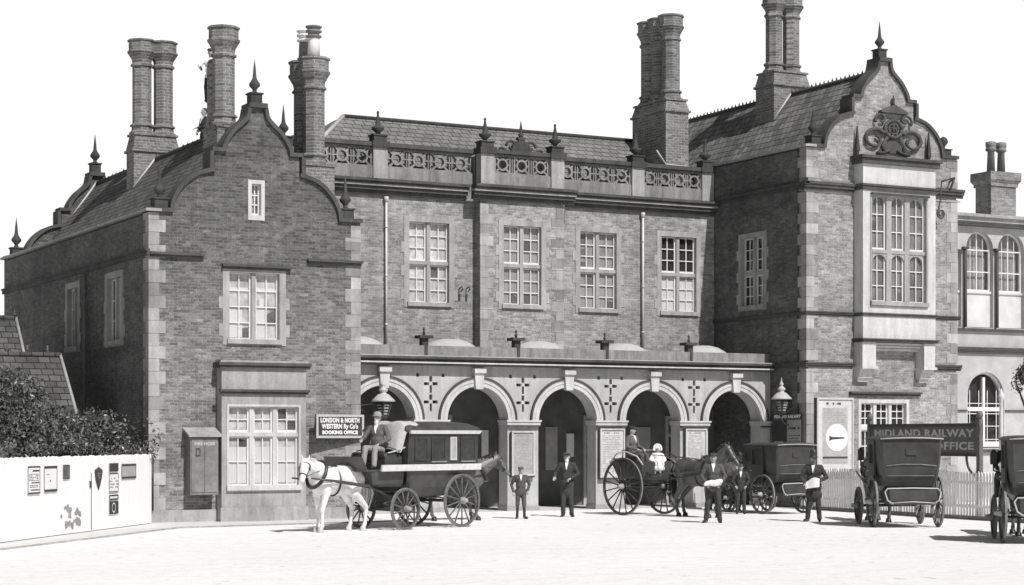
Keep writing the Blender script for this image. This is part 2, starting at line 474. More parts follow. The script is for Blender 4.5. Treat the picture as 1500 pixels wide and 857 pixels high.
def finial(x, y, z, h, name='finial', spire=True, base=.17, mat='finial', parent=None):
    mb = MB(); T = Matrix.Translation((x, y, z)); s = h/1.2
    mb.box(-base, base, -base, base, 0, .26*s, T); mb.box(-base-.03, base+.03, -base-.03, base+.03, .26*s, .30*s, T)
    if spire:
        pr = [(.10*s, .30*s), (.055*s, .36*s), (.06*s, .40*s), (.15*s, .50*s), (.15*s, .55*s), (.075*s, .66*s), (.055*s, .72*s), (.035*s, .95*s), (.004, 1.2*s)]
    else:
        pr = [(.10*s, .30*s), (.06*s, .36*s), (.07*s, .42*s), (.17*s, .55*s), (.18*s, .63*s), (.13*s, .74*s), (.03*s, .80*s)]
    mb.lathe(pr, 10, T)
    return SB(mb, name, M[mat], parent)

def quoins(name, x, y, z0, z1, sx=1, side=True, hh=.31, proud=.012):
    # alternating long and short blocks round an outer corner at (x, y); sx = +1 when the wall runs to +X from the corner
    mb = MB(); k = 0; z = z0
    while z < z1-.05:
        L = .42 if k % 2 == 0 else .26
        L2 = .26 if k % 2 == 0 else .42
        zt = min(z+hh-.008, z1)
        xa, xb = (x-sx*proud, x+sx*L)
        mb.box(min(xa, xb), max(xa, xb), y-proud, y+(L2 if side else .05), z, zt)
        z += hh; k += 1
    return SB(mb, name, M['quoin'])

# ---- windows
def window(x0, x1, z0, z1, w, mp=on_y, lights=2, trans=None, bars=(2, 3), sur=.16, curt='curtain', depth=.2, arched=False, sgn=1, blinds=None, sill=True):
    """x0..x1 opening along the wall, w = plane of the wall face, sgn = direction into the wall"""
    f = MB()
    W = lambda d: w+sgn*d
    fr = -.02
    ww = (x1-x0)/lights; mul = .055
    rows = [(z0, z1)] if trans is None else [(z0, trans), (trans, z1)]
    # surround ring
    outer = rect(x0-sur, x1+sur, z0-.12, z1+sur)
    f.poly(outer, [rect(x0+.005, x1-.005, z0+.005, z1-.005)], mp, W(fr), W(depth))
    if arched: mul = .095
    # keyed blocks on the surround
    zz = z0+.1; k = 0
    while zz < z1-.25 and sur > .1:
        if k % 2 == 0:
            for a, b in ((x0-sur-.1, x0-sur), (x1+sur, x1+sur+.1)):
                f.poly(rect(a, b, zz, zz+.3), [], mp, W(fr+.004), W(.05))
        zz += .34; k += 1
    if sill: f.poly(rect(x0-.06, x1+.06, z0-.09, z0+.03), [], mp, W(-.08), W(depth-.03))
    for i in range(1, lights):
        xm = x0+ww*i; f.poly(rect(xm-mul, xm+mul, z0, z1), [], mp, W(.05), W(depth-.005))
    if trans is not None: f.poly(rect(x0, x1, trans-.05, trans+.05), [], mp, W(.045), W(depth-.01))
    if arched:
        for i in range(lights):
            for (a, b) in rows:
                xa, xb = x0+ww*i+mul*.9, x0+ww*(i+1)-mul*.9
                bt = b-(.05 if (trans is not None and b == trans) else 0)-.03
                r = (xb-xa)/2; cx = (xa+xb)/2
                pts = [(xa, b)]+[(cx-r*math.cos(math.pi*j/10), bt-r+r*math.sin(math.pi*j/10)*.95) for j in range(11)]+[(xb, b)]
                f.poly(pts[::-1], [], mp, W(.07), W(depth-.012))
    fo = SB(f, 'window', M['stone'] if sur > .1 or arched else M['bay'])
    s = MB(); g = MB()
    dz = .045; th = .014
    for i in range(lights):
        for ri, (a, b) in enumerate(rows):
            xa = x0+ww*i+(mul if i else 0); xb = x0+ww*(i+1)-(mul if i < lights-1 else 0)
            za = a+(.05 if ri else 0); zb = b-(.05 if (len(rows) == 2 and ri == 0) else 0)
            s.poly(rect(xa, xb, za, zb), [rect(xa+dz, xb-dz, za+dz+.02, zb-dz)], mp, W(depth-.08), W(depth-.04))
            nx, nz = bars
            for j in range(1, nx):
                xm = xa+dz+(xb-xa-2*dz)*j/nx; s.poly(rect(xm-th, xm+th, za+dz, zb-dz), [], mp, W(depth-.075), W(depth-.042))
            for j in range(1, nz):
                zm = za+dz+(zb-za-2*dz)*j/nz; s.poly(rect(xa+dz, xb-dz, zm-th, zm+th), [], mp, W(depth-.073), W(depth-.044))
            g.poly(rect(xa+dz-.01, xb-dz+.01, za+dz-.01, zb-dz+.01), [], mp, W(depth-.055), W(depth-.052))
    SB(s, 'sash', M['sash'], fo); SB(g, 'pane', M['glass'], fo)
    c = MB(); c.poly(rect(x0+.002, x1-.002, z0+.002, z1-.002), [], mp, W(depth-.022), W(depth-.014))
    SB(c, 'blind', M[curt], fo)  # with dark_room this sheet paints the shade of an unlit room
    dk = MB(); rr_ = random.Random(int(x0*97+z0*31))
    for i in range(lights):
        for ri, (a, b) in enumerate(rows):
            xa = x0+ww*i+(mul if i else 0)+dz; xb = x0+ww*(i+1)-(mul if i < lights-1 else 0)-dz
            for jx in range(bars[0]):
                for jz in range(bars[1]):
                    pr = .10+.16*(jz == 0 and ri == 0)
                    if rr_.random() < pr and curt != 'dark_room':
                        wx = (xb-xa)/bars[0]; wz = (b-a-2*dz)/bars[1]
                        za = a+dz+jz*wz; dk.poly([(xa+jx*wx, za), (xa+(jx+1)*wx, za), (xa+(jx+1)*wx, za+wz*rr_.uniform(.5, 1)), (xa+jx*wx, za+wz*rr_.uniform(.5, 1))], [], mp, W(depth-.0245), W(depth-.0225))
    if dk.v: SB(dk, 'gap_in_blind', M['shade'], fo)  # dark patches laid over the sheet stand for the room's shade
    # reveal box behind so no daylight gets in
    if blinds:
        bm_ = MB()
        for (a, b, c0, d0) in blinds: bm_.poly(rect(a, b, c0, d0), [], mp, W(depth-.029), W(depth-.025))
        SB(bm_, 'curtain', M['curtainw'], fo)
    return fo

def hood(x0, x1, z0, z1, y, proj=.14, mat='coping', name='hood_mould'):
    mb = MB(); mb.box(x0, x1, y-proj, y, (z0+z1)/2, z1); mb.box(x0+.03, x1-.03, y-proj*.6, y, z0, (z0+z1)/2-.001)
    return SB(mb, name, M[mat])

def octo(mb, x, y, z0, z1, z2, r=.275, rc=.42):     # shaft z0..z1, cap z1..z2
    T = Matrix.Translation((x, y, 0)); k = z2-z1
    pr = [(r+.09, z0), (r+.09, z0+.05), (r+.03, z0+.10), (r+.02, z0+.2), (r+.07, z0+.22), (r+.07, z0+.27), (r, z0+.31),
          (r, z1-.12), (r+.05, z1-.10), (r+.05, z1-.05), (r, z1), (r+.02, z1+k*.15), (rc-.03, z1+k*.38), (rc, z1+k*.44), (rc, z1+k*.52),
          (rc-.04, z1+k*.55), (rc-.04, z1+k*.9), (rc, z1+k*.93), (rc, z2), (rc-.2, z2+.01)]
    mb.lathe(pr, 8, T, smooth=False, a0=math.pi/8)

# ---- LEFT WING -------------------------------------------------------------
holesL = [rect(16.44, 17.78, 4.52, 6.22), rect(17.03, 17.29, 7.66, 8.46)]
gable_wall(CL, ZL, YF, YF+.45, holesL)
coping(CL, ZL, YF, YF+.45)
rw = MB(); rw.poly(gable_outline(CL, ZL, 0), [], on_y, 12.5, 12.95); SB(rw, 'gable_wall', M['brick']); coping(CL, ZL, 12.5, 12.95)
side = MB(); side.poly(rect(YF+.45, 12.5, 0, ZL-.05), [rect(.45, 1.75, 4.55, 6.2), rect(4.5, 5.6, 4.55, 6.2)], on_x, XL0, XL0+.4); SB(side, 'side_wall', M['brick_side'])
side = MB(); side.poly(rect(YF+.45, YM+.2, 0, ZL-.05), [], on_x, XL1-.4, XL1); side.box(XL1-.4, XL1, YM+.2, 12.5, 0, ZL-.05); SB(side, 'side_wall', M['brick'])
window(.45, 1.75, 4.55, 6.2, XL0, on_x, 2, None, (2, 3), curt='dark_room')
window(4.5, 5.6, 4.55, 6.2, XL0, on_x, 2, None, (2, 3), curt='dark_room')
# eaves coping and string courses down the side
m = MB(); m.box(XL0-.10, XL0+.3, YF-.1, 13.05, ZL, ZL+.07); SB(m, 'eaves_coping', M['stone'])
m = MB(); m.box(XL1-.3, XL1+.1, YF+.55, YM-.02, ZL, ZL+.07); SB(m, 'eaves_coping', M['stone'])
m = MB(); m.box(XL0-.07, XL0, YF-.08, 12.95, 6.54, 6.66); m.box(XL0-.11, XL0, YF-.08, 12.95, 6.66, 6.70); SB(m, 'string_course', M['coping'])
for a, b, z in ((XL0, 15.78, 6.56), (18.52, XL1+.04, 6.56), (16.24, 18.08, 6.34)):
    hood(a, b, z-.05, z+.07, YF, .13, name='string_course')
quoins('quoins', XL0, YF, .3, ZL-.02, 1); quoins('quoins', XL1, YF, .3, ZL-.02, -1, hh=.33)
# roof
def gable_roof(cx, zb, y0, y1, rise, mat, hw=1.98):
    mb = MB(); zr = zb+rise; a = .08
    for sg in (-1, 1):
        xo = cx+sg*hw
        mb.hexa([(xo, y0, zb-.12), (xo, y1, zb-.12), (cx, y1, zr-.12), (cx, y0, zr-.12)], [(xo+sg*.0, y0, zb), (xo, y1, zb), (cx, y1, zr), (cx, y0, zr)])
        xe = cx+sg*2.52
        mb.hexa([(xe, y0, zb-.22), (xe, y1, zb-.22), (xo, y1, zb-.13), (xo, y0, zb-.13)], [(xe, y0, zb-.12), (xe, y1, zb-.12), (xo, y1, zb-.001), (xo, y0, zb-.001)])
    return SB(mb, 'roof', M[mat])
rL = gable_roof(CL, ZL-.02, YF+.45, 12.5, 2.50, 'roof3')
rR = gable_roof(CR, ZR-.02, YF+.45, 12.0, 2.50, 'roof2')
def cresting(cx, z, y0, y1, parent, spike=.13, step=.21):
    mb = MB(); mb.tube([(cx, y0, z), (cx, y1, z)], .065, 6)
    y = y0+.1
    while y < y1-.1:
        s = spike*random.uniform(.6, 1.1)
        mb.lathe([(.028, 0), (.03, s*.4), (.003, s)], 5, Matrix.Translation((cx, y, z+.04))); y += step
    SB(mb, 'ridge_cresting', M['finial'], parent)
cresting(CL, ZL+2.5, YF+.5, 12.4, rL, .08, .4)
cresting(CR, ZR+2.5, YF+.5, 11.9, rR)
# finials of the left wing
finial(CL, YF+.2, ZL+2.86, 1.14, base=.15)
finial(CL+2.48, YF+.2, ZL+.07, 1.2); finial(CL-2.48, YF+.2, ZL+.07, 1.15)
finial(CL, 12.7, ZL+2.86, 1.25, base=.15); finial(CL-2.48, 12.75, ZL+.07, 1.25)
# windows of the front of the left wing
window(16.44, 17.78, 4.52, 6.22, YF, on_y, 2, None, (2, 4), curt='curtainm', sur=.17,
       blinds=[(16.5, 16.85, 4.6, 5.3), (16.5, 17.05, 5.7, 5.85), (17.18, 17.5, 4.6, 5.4), (17.18, 17.75, 5.7, 5.85), (17.3, 17.42, 5.4, 5.6)])
window(17.03, 17.29, 7.66, 8.46, YF, on_y, 1, None, (2, 3), curt='curtain', sur=.09, sill=False)
# ground floor bay window
YB = YF-.36
bw = MB(); bw.poly(rect(16.12, 18.36, 0, 3.82), [rect(16.30, 18.16, .86, 2.86)], on_y, YB, YB+.3)
bw.box(16.12, 16.3, YB+.3, YF, 0, 3.82); bw.box(18.18, 18.36, YB+.3, YF, 0, 3.82); bw.box(16.3, 18.18, YB+.3, YF, 3.0, 3.8)
SB(bw, 'bay_window', M['stone'])
window(16.30, 18.16, .86, 2.86, YB, on_y, 3, 2.16, (2, 2), curt='curtainm', sur=.05, depth=.18,
       blinds=[(16.34, 18.12, .95, 1.85)])
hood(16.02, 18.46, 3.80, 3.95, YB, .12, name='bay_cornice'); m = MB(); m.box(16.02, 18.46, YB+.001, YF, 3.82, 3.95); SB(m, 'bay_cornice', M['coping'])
hood(16.05, 18.43, 3.16, 3.28, YB, .10, name='bay_cornice')
m = MB(); m.box(16.08, 18.40, YB-.05, YF, 3.95, 4.0); SB(m, 'bay_coping', M['stone'])
m = MB(); m.box(16.08, 18.40, YB-.05, YB, 0, .35); SB(m, 'plinth', M['stone'])
m = MB(); m.box(XL0-.05, 16.1, YF-.05, YF, 0, .3); m.box(18.38, XL1+.05, YF-.05, YF, 0, .3); m.box(XL0-.05, XL0, YF, 12.9, 0, .3); SB(m, 'plinth', M['stone'])
# chimneys of the left wing
def stack(x0, x1, y0, y1, z0, z1, shafts, zs, zc, zt, r=.275, rc=.42, name='chimney'):
    mb = MB(); mb.box(x0, x1, y0, y1, z0, z1)
    mb.box(x0-.06, x1+.06, y0-.06, y1+.06, z1, z1+.07)
    dx = .12; zz = zs
    mb.hexa([(x0-.02, y0-.02, z1+.07), (x1+.02, y0-.02, z1+.07), (x1+.02, y1+.02, z1+.07), (x0-.02, y1+.02, z1+.07)],
            [(x0+.06, y0+.06, zz-.06), (x1-.06, y0+.06, zz-.06), (x1-.06, y1-.06, zz-.06), (x0+.06, y1-.06, zz-.06)])
    mb.box(x0+.01, x1-.01, y0+.01, y1-.01, zz-.06, zz)
    for i, (x, y) in enumerate(shafts): octo(mb, x, y, zs, zc if not isinstance(zc, list) else zc[i], zt if not isinstance(zt, list) else zt[i], r, rc)
    return SB(mb, name, M['chim'])
stack(16.52, 17.86, 6.4, 7.1, 8.0, 10.32, [(16.87, 6.75), (17.51, 6.75)], 10.86, 12.92, 13.58)
m = MB(); m.tube([(16.50, 6.38, 9.26), (17.14, 6.38, 10.12)], .035, 4); SB(m, 'flashing', M['lead'])
m = MB(); m.tube([(15.98, 12.44, 8.46), (17.17, 12.44, 10.16)], .035, 4); SB(m, 'flashing', M['lead'])
m = MB(); m.box(16.92, 17.5, .42, 1.55, 8.0, 10.2); m.box(16.89, 17.53, .39, 1.58, 10.2, 10.27)
octo(m, 17.2, .72, 10.27, 12.18, 12.86, .29, .43)
# second shaft of this stack is broken off lower down, under repair
m.lathe([(.30, 10.27), (.27, 10.4), (.25, 10.6), (.25, 12.02), (.2, 12.10)], 8, Matrix.Translation((17.2, 1.28, 0)), smooth=False, a0=math.pi/8)
SB(m, 'chimney', M['chim'])
m = MB(); m.box(19.06, 19.92, -.30, 1.15, 7.3, 9.25); m.box(19.02, 19.96, -.34, 1.19, 9.25, 9.32)
octo(m, 19.5, .12, 9.32, 11.42, 12.16, .29, .44); octo(m, 19.5, .76, 9.32, 11.42, 12.16, .29, .44)
cC = SB(m, 'chimney', M['chim'])
for (y, mt, mt2) in ((.12, 'pot', 'pot2'), (.76, 'pot2', 'pot')):
    p = MB(); T = Matrix.Translation((19.5, y, 12.16))
    p.lathe([(.17, 0), (.15, .5), (.14, .55)], 12, T); po = SB(p, 'chimney_pot', M[mt], cC)
    p.v = []; p.f = []; p.smooth = []
    p.lathe([(.15, .53), (.21, .56), (.21, .60), (.15, .62), (.16, .67), (.215, .69), (.215, .74), (.16, .76), (.17, .79), (.22, .81), (.22, .85), (.14, .86)], 12, T)
    q = SB(p, 'chimney_pot', M[mt2], cC)

# ---- RIGHT WING ------------------------------------------------------------
BX0, BX1 = 36.0, 38.76       # oriel
holesR = [rect(36.3, 38.4, 6.1, 9.3), rect(36.25, 37.98, .9, 3.12)]
gable_wall(CR, ZR, YF, YF+.45, holesR, mat='brick_pale')
coping(CR, ZR, YF, YF+.45)
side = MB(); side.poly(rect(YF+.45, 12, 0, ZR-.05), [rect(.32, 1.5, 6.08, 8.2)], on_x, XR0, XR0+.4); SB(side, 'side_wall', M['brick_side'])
side = MB(); side.box(XR1-.4, XR1-.02, YF+.45, 12, 0, ZR-.05); SB(side, 'side_wall', M['brick'])
side = MB(); side.box(XR0, XR1-.02, 11.6, 11.99, 0, ZR-.05); SB(side, 'rear_wall', M['brick'])
window(.32, 1.5, 6.08, 8.2, XR0, on_x, 2, 7.1, (2, 3), curt='dark_room', sur=.14)
m = MB(); m.box(XR0-.10, XR0+.3, YF-.1, 12.0, ZR, ZR+.07); SB(m, 'eaves_coping', M['stone'])
m = MB(); m.box(XR1-.3, XR1+.1, YF+.55, 12.0, ZR, ZR+.07); SB(m, 'eaves_coping', M['stone'])
def cornice(x0, x1, y, z, k=1.0, ends=0.1, name='cornice'):
    mb = MB()
    mb.box(x0-ends, x1+ends, y-.30*k, y, z+.14, z+.20); mb.box(x0-ends*.8, x1+ends*.8, y-.24*k, y, z+.09, z+.139)
    mb.box(x0-ends*.4, x1+ends*.4, y-.12*k, y, z, z+.089)
    return SB(mb, name, M['coping'])
m = MB(); m.box(XR0-.16, XR0, YF-.16, YM-.4, 9.5, 9.58); m.box(XR0-.08, XR0, YF-.1, YM-.4, 9.4, 9.499); SB(m, 'string_course', M['coping'])
def xcornice(x0, x1, y, zlo, zhi, p):
    mb = MB(); h = zhi-zlo
    mb.box(x0, x1, y-p, y, zhi-h*.3, zhi); mb.box(x0, x1, y-p*.75, y, zlo+h*.35, zhi-h*.3-.001); mb.box(x0, x1, y-p*.4, y, zlo, zlo+h*.35-.001)
    return SB(mb, 'string_course', M['coping'])
xcornice(XR0-.14, BX0-.06, YF, 9.34, 9.60, .16); xcornice(BX1+.06, XR1+.18, YF, 9.42, 9.68, .16)
m = MB(); m.box(XR0-.1, XR1+.1, YF-.03, YF, 9.301, 9.34); SB(m, 'fillet', M['stone'])
xcornice(XR0-.08, BX0-.06, YF, 5.68, 5.80, .09); xcornice(BX1+.06, XR1+.08, YF, 5.68, 5.80, .09)
xcornice(XR0-.1, BX0-.06, YF, 4.16, 4.30, .12); xcornice(BX1+.06, XR1+.1, YF, 4.12, 4.30, .12)
m = MB(); m.box(XR0-.07, XR0, YF-.07, -.02, 4.16, 4.30); SB(m, 'string_course', M['coping'])
m = MB(); m.box(XR0-.05, XR0, YF-.06, YM, 5.68, 5.78); SB(m, 'string_course', M['coping'])
quoins('quoins', XR0, YF, 4.35, 9.3, 1); quoins('quoins', XR0, YF, 9.72, ZR-.02, 1); quoins('quoins', XR0, YF, .3, 4.1, 1)
quoins('quoins', XR1-.01, YF, 4.35, 9.38, -1); quoins('quoins', XR1-.01, YF, 9.72, ZR-.02, -1); quoins('quoins', XR1-.01, YF, .3, 4.08, -1)
finial(CR, YF+.2, ZR+2.86, 1.14, base=.15)
finial(CR-2.48, YF+.2, ZR+.07, 1.2); finial(CR+2.48, YF+.2, ZR+.07, .95, spire=False)
finial(CR, 11.8, ZR+2.3, 1.2, base=.15)
# oriel
YO = YF-.42
o = MB(); o.poly(rect(BX0, BX1, 4.98, 10.2), [rect(36.32, 38.40, 6.1, 9.28)], on_y, YO, YO+.25)
o.box(BX0, BX0+.25, YO+.25, YF, 4.98, 10.2); o.box(BX1-.25, BX1, YO+.25, YF, 4.98, 10.2); o.box(BX0+.25, BX1-.25, YO+.25, YF, 4.98, 5.4); o.box(BX0+.25, BX1-.25, YO+.25, YF, 9.6, 10.2)
OR = SB(o, 'oriel_window', M['bay'])
window(36.32, 38.40, 6.1, 9.28, YO, on_y, 3, 7.62, (2, 3), curt='greyblind', sur=.06, depth=.2, arched=True)
m = MB(); m.box(36.28, 38.46, YO-.1, YO, 9.29, 9.35); SB(m, 'hood_mould', M['coping'], OR)
def ocorn(zlo, zhi, p, mat='coping'):
    mb = MB(); h = zhi-zlo
    mb.box(BX0-p, BX1+p, YO-p, YF, zhi-h*.35, zhi); mb.box(BX0-p*.6, BX1+p*.6, YO-p*.6, YF, zlo, zhi-h*.35-.001)
    SB(mb, 'oriel_cornice', M[mat], OR)
ocorn(10.2, 10.44, .16); ocorn(9.42, 9.60, .07); ocorn(5.68, 5.78, .05); ocorn(4.92, 5.02, .1)
for xa, xb in ((BX0, 36.5), (38.34, BX1)):
    c = MB(); c.box(xa, xb, YO+.02, YF, 4.2, 4.91)
    c.box(xa-.04, xb+.04, YO-.03, YF, 4.12, 4.199); c.box(xa-.02, xb+.02, YO+.1, YF, 4.0, 4.119); c.box(xa+.0, xb, YO+.2, YF, 3.86, 3.999); c.box(xa+.04, xb-.04, YO+.3, YF, 3.74, 3.859)
    SB(c, 'oriel_bracket', M['bay'], OR)
c = MB()
for k in range(3): c.box(36.5, 38.34, YO+.1+.09*k, YF, 4.84-.08*k, 4.905-.08*k)
SB(c, 'oriel_soffit', M['bay'], OR)
for x in (BX0+.02, BX1-.02):
    mb = MB(); mb.lathe([(.07, 0), (.05, .1), (.09, .18), (.02, .9)], 4, Matrix.Translation((x, YF-.12, 10.44)), a0=math.pi/4, smooth=False); SB(mb, 'pinnacle', M['finial'], OR)
# carved scrollwork above the oriel
sc = MB(); yc = YF-.09; zx = 11.18; cxo = 37.42
def arc(cx, cz, r, a0, a1, n=16): return [(cx+r*math.cos(R(a0+(a1-a0)*i/n)), yc, cz+r*math.sin(R(a0+(a1-a0)*i/n))) for i in range(n+1)]
sc.tube(arc(cxo, 11.35, .26, 0, 360), .05, 6); sc.tube(arc(cxo, 11.35, .15, 0, 360), .03, 6)
sc.tube([(cxo, yc, 11.2), (cxo, yc, 11.5)], .03, 6); sc.tube([(cxo-.12, yc, 11.38), (cxo+.12, yc, 11.38)], .03, 6)
for sg in (-1, 1):
    sp = [(cxo+sg*(.58+(.36-.25*t)*math.cos(2.5-t*7.0)), yc, 11.0+(.34-.24*t)*math.sin(2.5-t*7.0)) for t in [i/34 for i in range(35)]]
    sc.tube(sp, [.06-.025*i/34 for i in range(35)], 6)
    sp = [(cxo+sg*(.38+(.2-.15*t)*math.cos(-.6+t*6)), yc, 11.62+(.2-.15*t)*math.sin(-.6+t*6)) for t in [i/20 for i in range(21)]]
    sc.tube(sp, .035, 6)
    sc.tube([(cxo+sg*.12, yc, 10.72), (cxo+sg*.3, yc, 10.62), (cxo+sg*.5, yc, 10.6)], .05, 6)
    sc.tube([(cxo+sg*.2, yc, 11.1), (cxo+sg*.34, yc, 10.85), (cxo+sg*.3, yc, 10.65)], .045, 6)
sc.poly([(cxo-.42, 11.82), (cxo+.42, 11.82), (cxo+.42, 11.88), (cxo, 12.08), (cxo-.42, 11.88)], [], on_y, YF-.16, YF)
sc.poly([(cxo-.5, 10.62), (cxo+.5, 10.62), (cxo, 11.1)], [], on_y, YF-.06, YF)
sc.lathe([(.05, 0), (.03, .1), (.05, .16), (.004, .3)], 6, Matrix.Translation((cxo, YF-.08, 12.08)))
for q_ in sc.v: q_.x = cxo+(q_.x-cxo)*1.22
SB(sc, 'carved_scrollwork', M['coping'])
# ground floor window
window(36.25, 37.98, .9, 3.12, YF, on_y, 3, 2.36, (2, 3), curt='dark_room', sur=.1, depth=.2)
hood(35.8, 38.5, 3.33, 3.45, YF, .14)
# chimney on the right wing
stack(36.42, 37.80, 2.8, 3.8, 10.9, 13.36, [(36.78, 3.3), (37.46, 3.3)], 13.86, 15.75, 16.35)
m = MB(); m.tube([(36.40, 2.78, 12.24), (37.07, 2.78, 13.12)], .035, 4); SB(m, 'flashing', M['lead'])

# ---- MAIN BLOCK --------------------------------------------------------------
WZ0, WZ1, WT = 5.98, 8.34, 7.16
wins = [(23.64, 24.94), (29.36, 30.66), (32.28, 33.58)]
holes = [rect(a, b, WZ0, WZ1) for a, b in wins]
doors = [(20.9, 21.9), (23.8, 24.9), (26.65, 27.75), (29.55, 30.6), (32.5, 33.4)]
m = MB(); m.poly(rect(XL1, XR0, 4.0, 9.46), holes, on_y, YM, YM+.4); SB(m, 'main_wall', M['brick_pale'])
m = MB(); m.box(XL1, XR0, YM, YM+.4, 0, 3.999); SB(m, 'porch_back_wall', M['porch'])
m = MB(); m.box(XL1, XR0, 11.6, 11.98, 0, 10); SB(m, 'rear_wall', M['brick'])
CBX0, CBX1 = 25.76, 28.56
m = MB(); m.poly(rect(CBX0, CBX1, 4.2, 9.46), [rect(26.52, 27.80, WZ0, WZ1)], on_y, YC, YC+.25); m.box(CBX0, CBX0+.2, YC+.25, YM, 4.2, 9.46); m.box(CBX1-.2, CBX1, YC+.25, YM, 4.2, 9.46)
SB(m, 'centre_bay', M['brick_pale'])
for i, (a, b) in enumerate(wins):
    if i == 2: window(a, b, WZ0, WZ1, YM, on_y, 2, WT, (2, 3), curt='dark_room', blinds=[(a+.03, (a+b)/2-.03, WZ0+.08, WT-.05), ((a+b)/2+.05, b-.03, WZ0+.05, WT-.12)])
    else: window(a, b, WZ0, WZ1, YM, on_y, 2, WT, (2, 3), curt='curtainm' if i == 0 else 'curtain')
window(26.52, 27.80, WZ0, WZ1, YC, on_y, 2, WT, (2, 3), curt='curtain')
quoins('quoins', CBX0, YC, 4.6, 8.95, 1, False); quoins('quoins', CBX1, YC, 4.6, 8.95, -1, False)
def maincornice(x0, x1, y):
    mb = MB()
    mb.box(x0, x1, y-.36, y, 9.39, 9.47); mb.box(x0, x1, y-.30, y, 9.33, 9.389); SB(mb, 'cornice', M['coping'])
    mb = MB(); mb.box(x0, x1, y-.27, y, 9.27, 9.329); SB(mb, 'cornice_fillet', M['stone'])
    mb = MB(); mb.box(x0, x1, y-.2, y, 9.16, 9.269); mb.box(x0, x1, y-.1, y, 9.04, 9.159); SB(mb, 'cornice', M['coping'])
maincornice(XL1+.02, CBX0-.3, YM); maincornice(CBX0-.3, CBX1+.3, YC); maincornice(CBX1+.3, XR0-.02, YM)
# pierced parapet
def tracery(x0, x1, y, n, solid=False):
    z0, z1 = 9.86, 10.38
    base = MB(); base.box(x0, x1, y, y+.28, 9.47, z0); SB(base, 'parapet', M['parapet'])
    cp = MB(); cp.box(x0-.0, x1+.0, y-.07, y+.35, z1+.05, z1+.17); cp.box(x0, x1, y-.03, y+.31, z1, z1+.049); SB(cp, 'parapet_coping', M['coping'])
    mb = MB(); w = (x1-x0)/n; zc = (z0+z1)/2; h = (z1-z0)/2
    ya, yb = y+.04, y+.2
    mb.box(x0, x1, ya, yb, z0, z0+.03); mb.box(x0, x1, ya, yb, z1-.03, z1)
    for i in range(n):
        cx = x0+w*(i+.5); r = .185
        ring = [(cx+r*math.cos(2*math.pi*k/20), zc+r*math.sin(2*math.pi*k/20)) for k in range(20)]
        inn = [(cx+(r-.055)*math.cos(2*math.pi*k/20), zc+(r-.055)*math.sin(2*math.pi*k/20)) for k in range(20)]
        mb.poly(ring, [inn], on_y, ya-.005, yb-.01)
        for sx in (-1, 1):
            for sz in (-1, 1):       # diagonals from the ring to the corners of the bay
                p = Vector((cx+sx*r*.68, zc+sz*r*.68)); q = Vector((cx+sx*(w/2-.07), zc+sz*h)); d = (q-p).normalized(); nn = Vector((-d.y, d.x))*.026
                mb.poly([tuple(p+nn), tuple(p-nn), tuple(q-nn), tuple(q+nn)], [], on_y, ya+.004, yb-.02)
        if solid: mb.box(cx-w/2, cx-w/2+.1, ya+.008, yb-.024, z0, z1); mb.box(cx+w/2-.1, cx+w/2, ya+.008, yb-.024, z0, z1)
        for xx in (cx-w/2+.035, cx+w/2-.035):
            mb.box(xx-.017, xx+.017, ya+.008, yb-.024, z0, z1)
        mb.box(cx-w/2, cx-r+.02, ya+.011, yb-.03, zc-.02, zc+.02); mb.box(cx+r-.02, cx+w/2, ya+.011, yb-.03, zc-.02, zc+.02)
    SB(mb, 'pierced_balustrade', M['parapet'])
piers = [20.25, 22.72, 31.42, 34.0]
def pier(x, y, w=.22, fin=True):
    mb = MB(); mb.box(x-w, x+w, y-.05, y+.33, 9.472, 10.40); SB(mb, 'parapet_pier', M['stone'])
    mb = MB(); mb.box(x-w-.05, x+w+.05, y-.12, y+.38, 10.40, 10.58); mb.box(x-w+.02, x+w-.02, y-.05, y+.31, 10.58, 10.74); mb.box(x-w-.01, x+w+.01, y-.08, y+.34, 10.74, 10.78)
    T = Matrix.Translation((x, y+.13, 10.78))
    mb.lathe([(.06, 0), (.07, .06), (.19, .17), (.19, .22), (.1, .24), (.085, .3), (.03, .6), (.045, .64), (.03, .68), (.005, .70)], 8, T)
    SB(mb, 'finial', M['finial'])
tracery(20.02, 22.5, YM, 4); tracery(22.94, 25.7, YM, 4); tracery(28.62, 31.2, YM, 4); tracery(31.64, 33.8, YM, 4)
tracery(26.2, 28.12, YC, 3, True)
for x in (22.72, 31.42, 34.0): pier(x, YM)
pier(25.98, YC); pier(28.34, YC)
m = MB(); m.box(25.76, 28.56, YC+.28, YM+.28, 9.47, 10.36); SB(m, 'parapet', M['parapet'])
finial(19.77, 3.0, 10.2, 1.2, base=.2)
# crest in the middle of the parapet
m = MB(); T0 = YC+.08
m.poly([(26.85, 10.55), (27.51, 10.55), (27.48, 10.72), (27.18, 10.95), (26.88, 10.72)], [], on_y, T0, T0+.12)
for sg in (-1, 1):
    sp = [(27.18+sg*(.32+(.18-.12*t)*math.cos(t*6)), T0+.05, 10.7+(.18-.12*t)*math.sin(t*6)) for t in [i/18 for i in range(19)]]
    m.tube(sp, .04, 6)
    m.tube([(27.18+sg*.5, T0+.05, 10.56), (27.18+sg*.66, T0+.05, 10.64), (27.18+sg*.72, T0+.05, 10.58)], .04, 6)
m.box(27.05, 27.31, T0-.01, T0+.13, 10.9, 10.98); m.lathe([(.06, 0), (.09, .08), (.03, .16), (.05, .24), (.006, .5)], 8, Matrix.Translation((27.18, T0+.05, 10.98)))
SB(m, 'parapet_crest', M['finial'])
